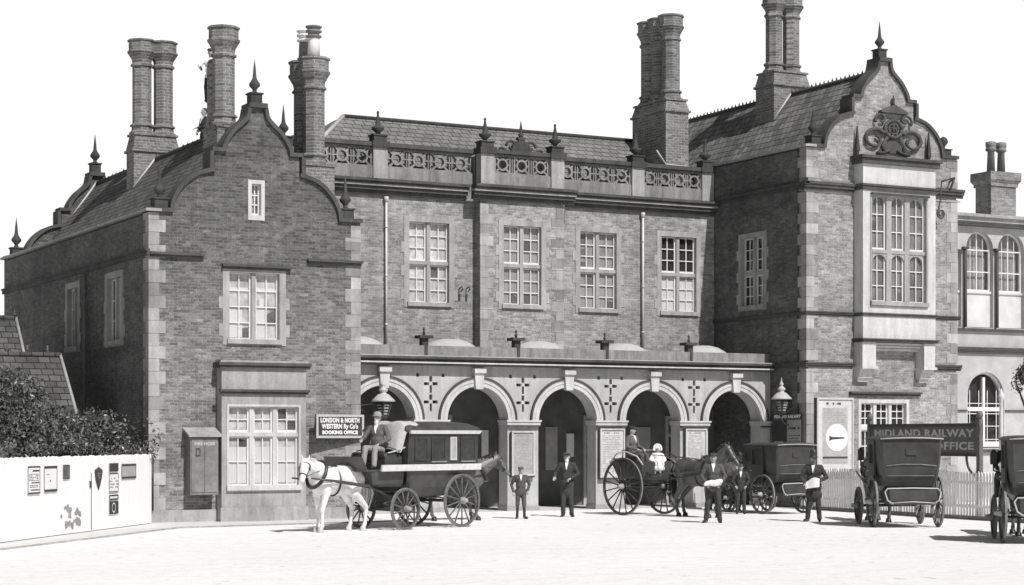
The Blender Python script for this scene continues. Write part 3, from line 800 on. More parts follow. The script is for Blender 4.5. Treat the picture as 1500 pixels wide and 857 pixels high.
# roof of the main block, hipped at the west end
m = MB()
za, zr = 10.0, 11.78; y0, y1 = 3.6, 11.4; yr0, yr1 = 6.3, 7.0
m.add([(20.6, y0, za), (XR0, y0, za), (XR0, y1, za), (20.6, y1, za), (23.0, yr0, zr), (XR0+.0, yr0, zr), (XR0+.0, yr1, zr), (23.0, yr1, zr)],
      [(0,1,5,4), (4,5,6,7), (2,3,7,6), (3,0,4,7), (0,3,2,1), (1,2,6,5)])
rM = SB(m, 'roof', M['roof'])
m = MB(); m.tube([(20.6, y0, za+.03), (23.0, yr0, zr+.03)], .07, 6); SB(m, 'hip_flashing', M['lead'], rM)
m = MB(); m.tube([(23.0, yr0, zr+.03), (XR0, yr0, zr+.03)], .07, 6); SB(m, 'ridge_tiles', M['finial'], rM)
m = MB(); m.box(XL1, XR0, YM+.3, y0+.1, 9.55, 9.6); SB(m, 'gutter', M['finial'], rM)
# three-shaft chimney on the main roof
stack(33.06, 33.92, 3.95, 5.95, 10.0, 12.42, [(33.49, 4.32), (33.49, 4.95), (33.49, 5.58)], 12.86, 14.85, 15.55, .29, .43)
m = MB(); m.tube([(32.7, 3.93, 11.15), (33.05, 3.93, 10.72), (33.92, 3.93, 10.70)], .035, 4); SB(m, 'flashing', M['lead'])
# downpipes
for x, y, z0, z1, mt in ((22.88, YM-.1, 4.5, 8.98, 'pipe'), (31.55, YM-.1, 4.5, 9.0, 'pipe')):
    m = MB(); m.tube([(x, y, z0), (x, y, z1)], .034, 8); m.lathe([(.04, 0), (.07, .1), (.07, .16)], 8, Matrix.Translation((x, y, z1-.15)))
    zz = z0+.8
    while zz < z1: m.lathe([(.045, 0), (.045, .05)], 8, Matrix.Translation((x, y, zz))); zz += 1.4
    SB(m, 'downpipe', M[mt])
m = MB(); m.tube([(XL0-.08, 3.6, 6.5), (XL0-.08, 3.6, 3.2), (XL0-.25, 3.1, 2.6), (XL0-.25, 3.1, 2.0)], .045, 8); SB(m, 'downpipe', M['pipe_d'])
m = MB(); m.tube([(XL0+.05, YF-.1, .3), (XL0+.05, YF-.1, 1.6)], .04, 6); SB(m, 'downpipe', M['wood'])
# two small iron wall brackets between the windows
m = MB()
for x in (25.27, 25.5):
    m.tube([(x, YM-.02, 6.45), (x, YM-.16, 6.5), (x+.03, YM-.18, 6.42), (x, YM-.1, 6.36)], .02, 6); m.box(x-.03, x+.02, YM-.04, YM, 6.1, 6.28)
SB(m, 'wall_bracket', M['iron'])

# ---- ARCADE -------------------------------------------------------------------
AC = [21.46, 24.33, 27.2, 30.07, 32.94]; AR = .945; ZS = 2.53
out = [(XL1, 0)]
for c in AC: out += arch_pts(c, AR, ZS, 0, 24)
out += [(XR0, 0), (XR0, 4.3), (XL1, 4.3)]
slots = []
for i in range(4):
    c = (AC[i]+AC[i+1])/2
    for zc in (3.56, 3.06):
        slots += [rect(c-.045, c+.045, zc+.055, zc+.20), rect(c-.21, c-.055, zc-.045, zc+.035), rect(c+.055, c+.21, zc-.045, zc+.04), rect(c-.035, c+.035, zc-.26, zc-.045)]
    slots += [rect(c-.44, c-.35, 3.74, 3.84), rect(c+.33, c+.42, 3.74, 3.84)]
m = MB(); m.poly(out, slots, on_y, 0, .5); AW = SB(m, 'arcade_wall', M['arcade'])
for c in AC:
    mb = MB()
    a = [(c-.95*math.cos(math.pi*i/28), ZS+.02+.95*math.sin(math.pi*i/28)) for i in range(29)]
    b = [(c-1.17*math.cos(math.pi*i/28), ZS+.02+1.17*math.sin(math.pi*i/28)) for i in range(29)]
    mb.poly(a+b[::-1], [], on_y, -.05, 0)
    mb.poly([(c-1.06*math.cos(math.pi*i/28), ZS+.021+1.06*math.sin(math.pi*i/28)) for i in range(29)]+[(c-1.075*math.cos(math.pi*i/28), ZS+.021+1.075*math.sin(math.pi*i/28)) for i in range(29)][::-1], [], on_y, -.07, -.05)
    SB(mb, 'arch_moulding', M['bay'])
    mb = MB(); d = [(c-1.22*math.cos(math.pi*i/28), ZS+.02+1.22*math.sin(math.pi*i/28)) for i in range(29)]
    mb.poly([(c-1.172*math.cos(math.pi*i/28), ZS+.02+1.172*math.sin(math.pi*i/28)) for i in range(29)]+d[::-1], [], on_y, -.085, 0); SB(mb, 'hood_mould', M['coping'])
    mb = MB(); mb.poly([(c-.11, 3.42), (c+.11, 3.42), (c+.15, 3.86), (c-.15, 3.86)], [], on_y, -.14, 0); mb.box(c-.18, c+.18, -.2, 0, 3.861, 4.0); SB(mb, 'keystone', M['bay'])
edges = [XL1] + [v for c in AC for v in (c-AR, c+AR)] + [XR0]
for i in range(0, len(edges), 2):
    a, b = edges[i], edges[i+1]
    mb = MB(); ea = -.06 if i else 0; eb = .06 if i < len(edges)-2 else 0
    mb.box(a+ea, b+eb, -.10, .5, ZS-.01, ZS+.04); mb.box(a+ea*.6, b+eb*.6, -.07, .5, ZS-.10, ZS-.011); SB(mb, 'impost', M['bay'])
    mb = MB(); mb.box(a, b, -.10, -.0, ZS-.15, ZS-.101); SB(mb, 'impost_shadow_moulding', M['coping'])  # dark strip putting in the shadow under the impost as colour
    mb = MB(); mb.box(a-(.03 if i else 0), b+(.03 if i < len(edges)-2 else 0), -.04, .53, .0, .16); SB(mb, 'pier_plinth', M['stone'])
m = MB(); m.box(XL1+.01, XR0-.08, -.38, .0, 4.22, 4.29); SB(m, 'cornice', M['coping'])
m = MB(); m.box(XL1+.01, XR0-.08, -.34, .0, 4.285+.006, 4.31); m.box(XL1+.01, XR0-.08, -.31, 0, 4.10, 4.14); SB(m, 'cornice_fillet', M['bay'])
m = MB(); m.box(XL1+.01, XR0-.08, -.27, 0, 4.141, 4.219); m.box(XL1+.01, XR0-.08, -.27, 0, 4.05, 4.099); SB(m, 'cornice', M['coping'])
m = MB(); m.box(XL1+.01, XR0-.001, .02, .32, 4.311, 4.60); SB(m, 'arcade_parapet', M['parapet'])
m = MB(); m.box(XL1, XR0, .5, YM, 4.02, 4.25); SB(m, 'porch_roof', M['finial'])
for x in (22.76, 25.63, 28.53, 31.42):
    mb = MB(); mb.box(x-.045, x+.045, .0, .02, 4.32, 4.60); mb.box(x-.09, x+.09, .06, .26, 4.6, 4.8); mb.box(x-.2, x+.2, -.03, .34, 4.8, 4.88)
    mb.lathe([(.03, 0), (.05, .07), (.02, .12), (.045, .17), (.005, .24)], 6, Matrix.Translation((x, .16, 4.88))); SB(mb, 'parapet_finial', M['finial'])
for c in AC:     # shallow curved lights over each bay of the porch
    mb = MB(); T = Matrix.Translation((c-.05, 1.6, 4.28)); mb.lathe([(.95, 0), (.93, .1), (.86, .26), (.70, .42), (.48, .54), (.25, .60), (.02, .61)], 20, T @ Matrix.Scale(.9, 4, (0,1,0)))
    SB(mb, 'roof_light', M['lead'])
# inside the porch
m = MB(); m.box(XL1, XR0, -.3, YM, -.05, .03); SB(m, 'porch_floor', M['pave'])
for i, (a, b) in enumerate(doors):
    mb = MB(); mb.poly(rect(a-.1, b+.1, .03, 2.75), [rect(a, b, .03, 2.1), rect(a, b, 2.2, 2.65)], on_y, YM-.08, YM); d_ = SB(mb, 'door_frame', M['papergrey'])
    mb = MB(); mb.box(a, b, YM-.04, YM-.001, .04, 2.1); mb.box(a+.08, (a+b)/2-.04, YM-.055, YM-.04, 1.1, 1.95); mb.box((a+b)/2+.04, b-.08, YM-.055, YM-.04, 1.1, 1.95); mb.box(a+.08, b-.08, YM-.055, YM-.04, .2, .9); SB(mb, 'door', M['wood'], d_)
    mb = MB(); mb.box(a, b, YM-.03, YM-.001, 2.2, 2.65); SB(mb, 'pane', M['glass'], d_)
for x, z0, z1, w, mt in ((22.95, 1.3, 2.3, .45, 'paper'), (26.1, 1.2, 2.3, .22, 'paper'), (28.35, 1.1, 2.4, .4, 'papergrey'), (29.0, 1.5, 2.2, .25, 'paper'), (31.6, 1.1, 2.4, .5, 'papergrey'), (25.3, 1.0, 2.1, .3, 'papergrey')):
    mb = MB(); mb.box(x-w/2, x+w/2, YM-.05, YM-.001, z0, z1); SB(mb, 'wall_panel', M[mt])

# ================================================================== RIGHT-HAND RANGE
B2 = Vector((46, 0, 0))
RG = empty('platform_range', B2, 0, 'pale range with two tiers of round arched windows beyond the right gable', 'building')
def RB(mb, name, mat, parent=None): return mb.build(name, M[mat], parent or RG, off=B2)
upc = [41.16+1.33*i for i in range(9)]; lowc = [42.75+2.9*i for i in range(4)]
h = [arch_pts(c, .565, 8.15, 5.62, 14) for c in upc[1:]] + [arch_pts(c, .76, 3.43, 1.75, 14) for c in lowc]
h += [rect(upc[0]+.0, upc[0]+.565, 5.62, 8.1)]
m = MB(); m.poly(rect(40.0, 54, 0, 8.9), h, on_y, 0, .4); m.box(53.6, 54, .4, 8, 0, 8.9); m.box(40, 54, 7.6, 8, 0, 8.9); m.box(40, 53.6, .4, 7.6, 8.6, 8.9); RB(m, 'wall', 'render_w')
m = MB(); m.box(40.0, 54.2, -.3, .4, 9.14, 9.24); m.box(40, 54.1, -.2, 0, 9.0, 9.139); m.box(40, 54.1, -.1, .2, 8.9, 8.999); RB(m, 'cornice', 'stone')
m = MB(); m.box(40, 54.1, -.22, .0, 8.86, 8.9); RB(m, 'cornice', 'coping')
for z0, z1, p in ((5.50, 5.58, .1), (4.90, 4.98, .14), (4.78, 4.83, .08), (2.92, 2.97, .05)):
    m = MB()
    if z0 < 3:
        xs = [40]+[v for c in lowc for v in (c-.8, c+.8)]+[54.0]
        for i in range(0, len(xs), 2): m.box(xs[i], xs[i+1], -p, 0, z0, z1)
    else: m.box(40, 54.1, -p, 0, z0, z1)
    RB(m, 'string_course', 'coping')
def arcseg(cx, r, zs, n=14): return [(cx-r*math.cos(math.pi*i/n), zs+r*math.sin(math.pi*i/n)) for i in range(n+1)]
for c in upc:
    mb = MB(); mb.poly(arch_pts(c, .562, 8.15, 6.78, 14), [[(c-.51, 6.85)]+arcseg(c, .51, 8.15)+[(c+.51, 6.85)]], on_y, .15, .21)
    mb.box(c-.018, c+.018, .155, .195, 6.85, 8.64)
    for zz in (7.42, 8.12): mb.box(c-.51, c+.51, .158, .192, zz-.018, zz+.018)
    for xx in (-.26, .26): mb.box(c+xx-.009, c+xx+.009, .161, .189, 6.85, 8.5)
    wo = RB(mb, 'window', 'sash')
    mb = MB(); mb.box(c-.52, c+.52, .19, .195, 6.8, 8.62); RB(mb, 'pane', 'glass', wo)
    mb = MB(); mb.box(c-.55, c+.55, .34, .36, 5.6, 8.68); RB(mb, 'blind', 'curtain', wo)
    mb = MB(); mb.box(c-.56, c+.56, .13, .2, 5.64, 6.72); mb.box(c-.56, c+.56, .08, .2, 6.72, 6.79); RB(mb, 'apron_panel', 'apron', wo)
for c in upc[:-1]:
    mb = MB(); mb.tube([(c+.665, -.08, 5.62), (c+.665, -.08, 8.1)], .05, 8); mb.box(c+.57, c+.76, -.14, 0, 8.1, 8.18); RB(mb, 'colonnette', 'coping')  # dark shafts stand for the shaded reveals beside the windows
for c in lowc:
    mb = MB(); mb.poly(arch_pts(c, .757, 3.43, 1.78, 14), [[(c-.70, 1.95)]+arcseg(c, .70, 3.43)+[(c+.70, 1.95)]], on_y, .1, .2)
    mb.box(c-.05, c+.05, .095, .19, 1.95, 4.02); mb.box(c-.70, c+.70, .098, .188, 2.93, 3.06)
    for zz in (2.02, 2.45, 2.85, 3.18): mb.box(c-.7, c+.7, .13, .15, zz-.012, zz+.012)
    for xx in (-.56, -.18, .18, .56): mb.box(c+xx-.012, c+xx+.012, .131, .149, 1.9, 3.6)
    wo = RB(mb, 'window', 'sash')
    mb = MB(); mb.box(c-.7, c+.7, .16, .165, 1.9, 4.08); RB(mb, 'pane', 'glass', wo)
    mb = MB(); mb.box(c-.74, c+.74, .34, .36, 1.8, 4.15); RB(mb, 'blind', 'dark_room', wo)  # near-black sheet stands for the unlit room behind the glass
    mb = MB(); mb.box(c-.85, c+.85, -.1, 0, 1.60, 1.70); RB(mb, 'sill', 'coping', wo)
m = MB(); m.box(46.6, 47.75, 4, 4.8, 8.9, 10.9); m.box(46.55, 47.8, 3.95, 4.85, 10.9, 11.0)
m.hexa([(46.55, 3.95, 11.0), (47.8, 3.95, 11.0), (47.8, 4.85, 11.0), (46.55, 4.85, 11.0)], [(46.47, 3.87, 11.12), (47.88, 3.87, 11.12), (47.88, 4.93, 11.12), (46.47, 4.93, 11.12)]); m.box(46.47, 47.88, 3.87, 4.93, 11.121, 11.4)
cF = m.build('chimney', M['brick_pale'], RG, off=B2)
for x in (46.95, 47.42):
    mb = MB(); mb.lathe([(.15, 11.4), (.12, 12.15), (.19, 12.2), (.19, 12.28), (.16, 12.3), (.19, 12.34), (.19, 12.5), (.1, 12.52)], 10, Matrix.Translation((x, 4.4, 0))); RB(mb, 'chimney_pot', 'pot2', cF)

# ================================================================== THINGS ROUND THE STATION
def thing(mb, name, mat, label, cat, group=None, org=None):
    """a one-mesh thing whose origin sits at its own base"""
    if org is None:
        xs = [p.x for p in mb.v]; ys = [p.y for p in mb.v]; zs = [p.z for p in mb.v]
        org = Vector(((min(xs)+max(xs))/2, (min(ys)+max(ys))/2, min(zs)))
    o = mb.build(name, M[mat], None, off=org); o.location = org
    return tag(o, label, cat, group)
def tree_thing(name, loc, label, cat, group=None, rz=0):
    return empty(name, loc, rz, label, cat, group)
def lines(mb, mp, x0, x1, z0, z1, n, w0, w1, rnd, fill=.55):      # illegible small print
    h = (z1-z0)/n
    for i in range(n):
        x = x0
        z = z0+h*i
        while x < x1-.02:
            L = rnd.uniform(.03, .12)
            if rnd.random() < .85: mb.poly(rect(x, min(x+L, x1), z+h*.2, z+h*(.2+fill)), [], mp, w0, w1)
            x += L+.025

# ---- limewashed fence on the left, running out to the left of the picture
FP0 = Vector((14.22, -2.35, 0)); FDIR = Vector((4.8, 6.3, 0)).normalized(); FN = Vector((FDIR.y, -FDIR.x, 0))   # FN faces the road
fang = math.atan2(FDIR.y, FDIR.x)
FL = 16.0
fence = tree_thing('board_fence', tuple(FP0-FDIR*FL), 'tall whitewashed board fence covered with notices, left of the left gable', 'fence', rz=fang)
rnd = random.Random(3)
mb = MB(); x = 0
while x < FL-.01:
    wdt = .105; hh = 1.66+rnd.uniform(-.012, .012); t = rnd.uniform(0, .006)
    mb.poly([(x, .02), (x+wdt-.004, .02), (x+wdt-.004, hh-.02), (x+wdt/2, hh+.025), (x, hh-.02)], [], lambda u, v, w: (u, w, v), -.03-t, 0)
    x += wdt
mb.build('board_panel', M['planks'], fence)
mb = MB(); mb.box(0, FL, .001, .06, .35, .45); mb.box(0, FL, .001, .06, 1.25, 1.35); mb.build('rail', M['white'], fence)
for k in range(8):
    mb = MB(); mb.box(FL-.1-2.2*k-.06, FL-.1-2.2*k+.06, .061, .18, 0, 1.6); mb.build('post', M['white'], fence)
mb = MB(); xs = FL-3.86; mb.box(xs, xs+.022, -.05, -.03, .05, 1.3); mb.build('door_joint', M['board'], fence)
mb = MB(); mb.box(xs-.09, xs-.01, -.055, -.03, .98, 1.12); mb.build('latch', M['ink'], fence)
def fpt(px, z):            # distance along the fence from its left end for a column of the photo, worked out once
    rr = (px-750)/2816; Sx, Cx = math.sin(R(28.2)), math.cos(R(28.2))
    a, b = Sx+Cx*rr, Cx-Sx*rr
    # camera ground point (0,-47.4): solve FP0 - FDIR*s = (t a, -47.4 + t b)
    den = a*FDIR.y - b*FDIR.x
    s = ((FP0.y+47.4)*a - FP0.x*b)/den
    return FL-s
def onf(u, v, w): return (FP0-FDIR*(FL-u)) + FN*w + Vector((0, 0, v))
def notice(px0, px1, z0, z1, label, ground, border, marks, name='enamel_sign', cat='sign', shape=None, markmat='ink', grp=None):
    x0, x1 = fpt(px0, 0), fpt(px1, 0)
    org = onf((x0+x1)/2, z0, .04)
    t = tree_thing(name, tuple(org), label, cat, grp)
    def bl(mb, n, mt): return mb.build(n, M[mt], t, off=org)
    b = MB(); b.poly(shape(x0, x1, z0, z1) if shape else rect(x0, x1, z0, z1), [], onf, .045, .055); bl(b, 'board', ground)
    if border:
        b = MB()
        for (za, zb) in ((z0, z0+border), (z1-border, z1)): b.poly(rect(x0, x1, za, zb), [], onf, .0555, .062)
        for (xa, xb) in ((x0, x0+.02), (x1-.02, x1)): b.poly(rect(xa, xb, z0+border, z1-border), [], onf, .0555, .06)
        bl(b, 'frame', 'ink')
    if marks:
        b = MB(); marks(b, x0, x1, z0, z1); bl(b, 'printing', markmat)
    return t
def ring(cx, cz, r, n=16): return [(cx+r*math.cos(2*math.pi*i/n), cz+r*math.sin(2*math.pi*i/n)) for i in range(n)]
rn = random.Random(11)
def mk_lines(b, x0, x1, z0, z1): lines(b, onf, x0+.05, x1-.05, z0+.2, z1-.15, 9, .0555, .058, rn)
def mkA(b, x0, x1, z0, z1):
    w = x1-x0; h = z1-z0
    b.poly(rect(x0+.4*w, x1-.04, z0+.80*h, z0+.86*h), [], onf, .0555, .058); b.poly(rect(x0+.3*w, x1-.04, z0+.38*h, z0+.42*h), [], onf, .0555, .058)
    b.poly(rect(x0+.25*w, x1-.04, z0+.12*h, z0+.16*h), [], onf, .0555, .058)
    lines(b, onf, x0+.06, x1-.06, z0+.46*h, z0+.74*h, 5, .0555, .058, rn, .4); lines(b, onf, x0+.1, x1-.1, z0+.22*h, z0+.34*h, 2, .0555, .058, rn, .4)
def mkB(b, x0, x1, z0, z1):
    w = x1-x0; h = z1-z0; b.poly(ring((x0+x1)/2-.02, z0+h*.42, .025), [], onf, .0555, .058); b.poly(rect(x0+.2*w, x0+.4*w, z0+.66*h, z0+.68*h), [], onf, .0555, .058)
notice(37, 55, .93, 1.50, 'tall white notice with heavy black bands, leftmost on the whitewashed fence', 'paper', .03, mkA, 'notice_board')
notice(61, 80, .95, 1.49, 'nearly blank white notice, second from the left on the whitewashed fence', 'paper', .05, mkB, 'notice_board')
notice(89.5, 98.5, 1.20, 1.50, 'small dark grey plate on the fence right of the two tall notices', 'board', .03, lambda b, x0, x1, z0, z1: lines(b, onf, x0+.02, x1-.02, z0+.05, z1-.05, 6, .0555, .058, rn))
def shield(x0, x1, z0, z1):
    c = (x0+x1)/2; w = (x1-x0)/2; h = z1-z0
    return [(c+w*a, z0+h*b) for a, b in ((0, 0), (.35, .18), (.8, .5), (1, .8), (.95, .88), (.45, .92), (.3, .95), (0, 1.0), (-.3, .95), (-.45, .92), (-.95, .88), (-1, .8), (-.8, .5), (-.35, .18))]
notice(136, 147, .91, 1.43, 'dark shield shaped enamel plate tapering to a point on the fence door', 'signdark', 0, lambda b, x0, x1, z0, z1: lines(b, onf, (x0+x1)/2-.06, (x0+x1)/2+.06, z0+.2, z1-.12, 4, .0555, .058, rn), shape=shield, markmat='greyink')
def mkC(b, x0, x1, z0, z1):
    c = (x0+x1)/2; w = (x1-x0)/2
    b.poly(rect(x0, x1, z0, z1), [ring(c, (z0+z1)/2, min(w, (z1-z0)/2)*.82)], onf, .0555, .06); b.poly(ring(c, (z0+z1)/2, w*.3), [], onf, .0555, .06)
def mkD(b, x0, x1, z0, z1):
    b.poly(rect(x0, x1, z0, z1), [rect(x0+.05, x1-.05, z0+.035, z1-.035)], onf, .0555, .06)
notice(156.5, 170, 1.31, 1.50, 'little enamel plate with a round badge, topmost of the column on the fence door', 'paper', 0, mkC)
notice(156.5, 170, .84, 1.27, 'tall pale enamel strip with faint small letters in the column of plates', 'paper', .018, lambda b, x0, x1, z0, z1: lines(b, onf, x0+.03, x1-.03, z0+.08, z1-.08, 4, .0555, .058, rn), markmat='greyink')
notice(156.5, 170, .66, .78, 'small black plate with a white oblong panel below the pale strip', 'paper', 0, mkD)
notice(156.5, 170, .34, .63, 'black plate with a large white disc and dark centre, lowest of the column', 'paper', 0, mkC)
notice(175, 196, 1.13, 1.47, 'square white notice with black top and bottom rail beside the gable corner', 'papergrey', .045, None, 'notice_board')
# peeled patch of limewash low on the fence
b = MB(); rp = random.Random(5)
for k in range(22):
    xx = fpt(86+rp.random()*40, 0); zz = .1+rp.random()*.5
    if abs((fpt(104, 0)-xx)*.35-(zz-.33)) > .28: continue
    n = 7; rr = rp.uniform(.05, .13)
    b.poly([(xx+rr*rp.uniform(.5, 1.2)*math.cos(2*math.pi*i/n), zz+rr*rp.uniform(.4, 1)*math.sin(2*math.pi*i/n)) for i in range(n)], [], onf, .0375, .039-k*.00003)
b.v = [p-(FP0-FDIR*FL) for p in b.v]
rot = Matrix.Rotation(-fang, 4, 'Z'); b.v = [rot @ p for p in b.v]
b.build('peeled_patch', M['greyink'], fence)

# ---- ivy-like hedge behind the fence
def foliage(name, parent, blobs, n, size, seed=1, mat='leaf', off=Vector((0,0,0))):
    rd = random.Random(seed); mb = MB()
    vol = [b_[3]*b_[4]*b_[5] for b_ in blobs]
    for k in range(n):
        b_ = rd.choices(blobs, vol)[0]
        while True:
            d = Vector((rd.gauss(0, 1), rd.gauss(0, 1), rd.gauss(0, 1)))
            if d.length > .1: break
        d.normalize(); rr = rd.uniform(.62, 1.0)**.5
        c0 = Vector(b_[:3]); p = c0+Vector((d.x*b_[3], d.y*b_[4], d.z*b_[5]))*rr
        q = noise.noise(p*2.2)
        if q < -.12: continue
        p += Vector((rd.gauss(0, .05), rd.gauss(0, .05), rd.gauss(0, .05)))
        s = size*rd.uniform(.6, 1.3)
        nrm = (d+Vector((rd.gauss(0, .6), rd.gauss(0, .6), rd.gauss(.2, .6)))).normalized()
        a = nrm.orthogonal().normalized(); a = Matrix.Rotation(rd.uniform(0, 6.28), 3, nrm) @ a; c = nrm.cross(a)
        mb.add([p-a*s, p-c*s*.45+nrm*s*.1, p+a*s, p+c*s*.45+nrm*s*.1], [(0, 1, 2, 3)])
    return mb.build(name, M[mat], parent, off=off)
ho = onf(FL-4, 0, -.9)
hedge = tree_thing('evergreen_shrub', tuple(ho), 'broad dark evergreen shrub with small shiny leaves hanging over the whitewashed fence', 'shrub')
bl = []
rd = random.Random(21)
s = -.35
while s < 9.0:
    h = 2.62+.14*math.sin(s*2.3)+(max(0, s-3.6)*.3) - (.35 if s < .3 else 0)
    h = min(h, 3.75)
    p = onf(FL-s, 0, -.75-.25*rd.random())
    bl.append((p.x, p.y, h-.75, .75, .7, .78)); bl.append((p.x+rd.uniform(-.4, .4), p.y+.5, h-.5, .6, .6, .5)); bl.append((p.x, p.y, h-1.2, .7, .6, .6))
    q = onf(FL-s, 0, -.28); bl.append((q.x, q.y, 1.86+rd.uniform(-.04, .1), .42, .35, .24))
    s += .5
for (px_, z, r_) in ((222, 2.15, .38), (232, 2.0, .26), (214, 1.9, .3)):
    q = onf(FL-.05+(px_-218)*.02, 0, -.1); bl.append((q.x, q.y, z, r_, r_*.8, r_*1.1))
foliage('foliage', hedge, bl, 42000, .052, 4, off=ho)
mb = MB()
for k in range(9):
    p = onf(FL-.3-.8*k, 0, -.9); mb.tube([(p.x, p.y, 0), (p.x+.1, p.y, .8), (p.x-.1, p.y+.1, 1.6), (p.x+.15, p.y, 2.1)], [.06, .05, .04, .02], 6)
mb.build('stem', M['bark'], hedge, off=ho)
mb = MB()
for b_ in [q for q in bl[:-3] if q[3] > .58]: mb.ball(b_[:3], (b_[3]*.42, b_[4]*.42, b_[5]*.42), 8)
mb.build('inner_twigs', M['mane'], hedge, off=ho)  # dark balls among the leaves stand for the shrub's inner shade

# ---- outbuildings between the shrub and the wing
def shed(name, x0, x1, yr, zr, ze, depth, label):
    org = Vector(((x0+x1)/2, yr, 0)); t = tree_thing(name, tuple(org), label, 'outbuilding')
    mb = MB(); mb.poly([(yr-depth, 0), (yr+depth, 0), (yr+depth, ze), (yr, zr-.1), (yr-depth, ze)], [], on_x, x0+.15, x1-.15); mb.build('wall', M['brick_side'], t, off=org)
    mb = MB(); e = .25
    for sg in (-1, 1):
        yo = yr+sg*(depth+e); zo = ze-(zr-ze)/depth*e
        mb.hexa([(x0, yo, zo), (x1, yo, zo), (x1, yr, zr-.08), (x0, yr, zr-.08)], [(x0, yo, zo+.08), (x1, yo, zo+.08), (x1, yr, zr), (x0, yr, zr)])
    rf = mb.build('roof', M['slate'], t, off=org)
    mb = MB(); mb.tube([(x0, yr, zr+.02), (x1, yr, zr+.02)], .07, 6); x = x0+.15
    while x < x1:
        mb.lathe([(.05, 0), (.06, .08), (.02, .12), (.04, .18), (.005, .22)], 6, Matrix.Translation((x, yr, zr+.05))); x += .52
    mb.build('ridge_cresting', M['slate'], rf, off=org)
    mb = MB(); yo = yr-depth-e; zo = ze-(zr-ze)/depth*e
    mb.tube([(x1, yr, zr+.03), (x1, yo, zo+.06)], .045, 6); mb.build('verge', M['stone'], rf, off=org)
    return t
shed('outbuilding', 7.0, 13.2, 1.95, 4.2, 2.6, 1.6, 'low outbuilding with crested tiled roof nearest the shrub')
shed('outbuilding', 6.0, 12.95, 5.6, 5.35, 3.4, 1.7, 'taller outbuilding with crested roof behind the low one at the left edge')

# ---- fire hose cabinet on the left wing
org = Vector((15.7, YF-.2, .68)); hc = tree_thing('hose_cabinet', tuple(org), 'grey sloping-topped wooden hose cabinet fixed to the brick wall left of the bay window', 'cabinet')
cx0, cx1, cy = 15.30, 16.02, YF-.40
mb = MB(); mb.hexa([(cx0, cy, .68), (cx1, cy, .68), (cx1, YF, .68), (cx0, YF, .68)], [(cx0, cy, 2.12), (cx1, cy, 2.12), (cx1, YF, 2.26), (cx0, YF, 2.26)]); mb.build('cabinet_body', M['board'], hc, off=org)
mb = MB(); mb.hexa([(cx0-.07, cy-.09, 2.10), (cx1+.07, cy-.09, 2.10), (cx1+.07, YF, 2.27), (cx0-.07, YF, 2.27)], [(cx0-.07, cy-.09, 2.15), (cx1+.07, cy-.09, 2.15), (cx1+.07, YF, 2.33), (cx0-.07, YF, 2.33)]); mb.build('lid', M['stone'], hc, off=org)
mb = MB(); mb.box(cx0+.03, (cx0+cx1)/2-.006, cy-.02, cy-.001, .74, 2.06); mb.box((cx0+cx1)/2+.006, cx1-.03, cy-.02, cy-.001, .74, 2.06); dd = mb.build('door', M['board'], hc, off=org)
mb = MB(); mb.poly(rect(cx0+.13, cx0+.25, 1.62, 1.82), [rect(cx0+.155, cx0+.225, 1.65, 1.79)], on_y, cy-.03, cy-.021); mb.build('latch_plate', M['ink'], dd, off=org)
vs, fs = text_geo('FIRE HOSE', .105, bold=.003, width=.52)
mb = MB(); mb.add(vs, fs, Matrix.Translation(((cx0+cx1)/2, cy-.022, 1.93)) @ Matrix.Rotation(R(90), 4, 'X')); mb.build('lettering', M['liner'], dd, off=org)

# ---- booking office sign on the left wing, standing out from the wall on one side
pl = Vector((18.62, YF-.36, 0)); pr_ = Vector((20.06, YF-.07, 0)); u = (pr_-pl).normalized(); n_ = Vector((u.y, -u.x, 0))
L_ = (pr_-pl).length
def ons(uu, v, w): return pl+u*uu+n_*w+Vector((0, 0, v))
org = pl+u*(L_/2)+Vector((0, 0, 2.08)); sg_ = tree_thing('booking_office_sign', tuple(org), 'dark oblong booking office sign in a white frame, beside the corner above the white horse', 'sign')
z0, z1 = 2.07, 2.67
mb = MB(); mb.poly(rect(0, L_, z0, z1), [], ons, -.03, .01); mb.build('board', M['signdark'], sg_, off=org)
mb = MB(); mb.poly(rect(0, L_, z0, z1), [rect(.06, L_-.06, z0+.06, z1-.06)], ons, .011, .035); mb.build('frame', M['liner'], sg_, off=org)
mb = MB(); rotm = Matrix(((u.x, 0, n_.x, 0), (u.y, 0, n_.y, 0), (0, 1, 0, 0), (0, 0, 0, 1)))
for i, (tx, sz, wd) in enumerate((('LONDON & NORTH', .16, 1.20), ('WESTERN Ry Co\'s', .16, 1.12), ('BOOKING OFFICE', .12, 1.1))):
    vs, fs = text_geo(tx, sz, bold=.008, width=wd)
    o_ = ons(L_/2, z1-.15-.155*i, .014); mb = MB(); mb.add(vs, fs, Matrix.Translation(o_) @ rotm); mb.build('lettering', M['paper'], sg_, off=org)
mb = MB()
for uu in (.15, L_-.12):
    p = ons(uu, 2.2, -.03); mb.tube([(p.x, p.y, 2.2), (p.x, YF, 2.2)], .02, 6); mb.tube([(p.x, p.y, 2.55), (p.x, YF, 2.55)], .02, 6)
mb.build('bracket', M['iron'], sg_, off=org)

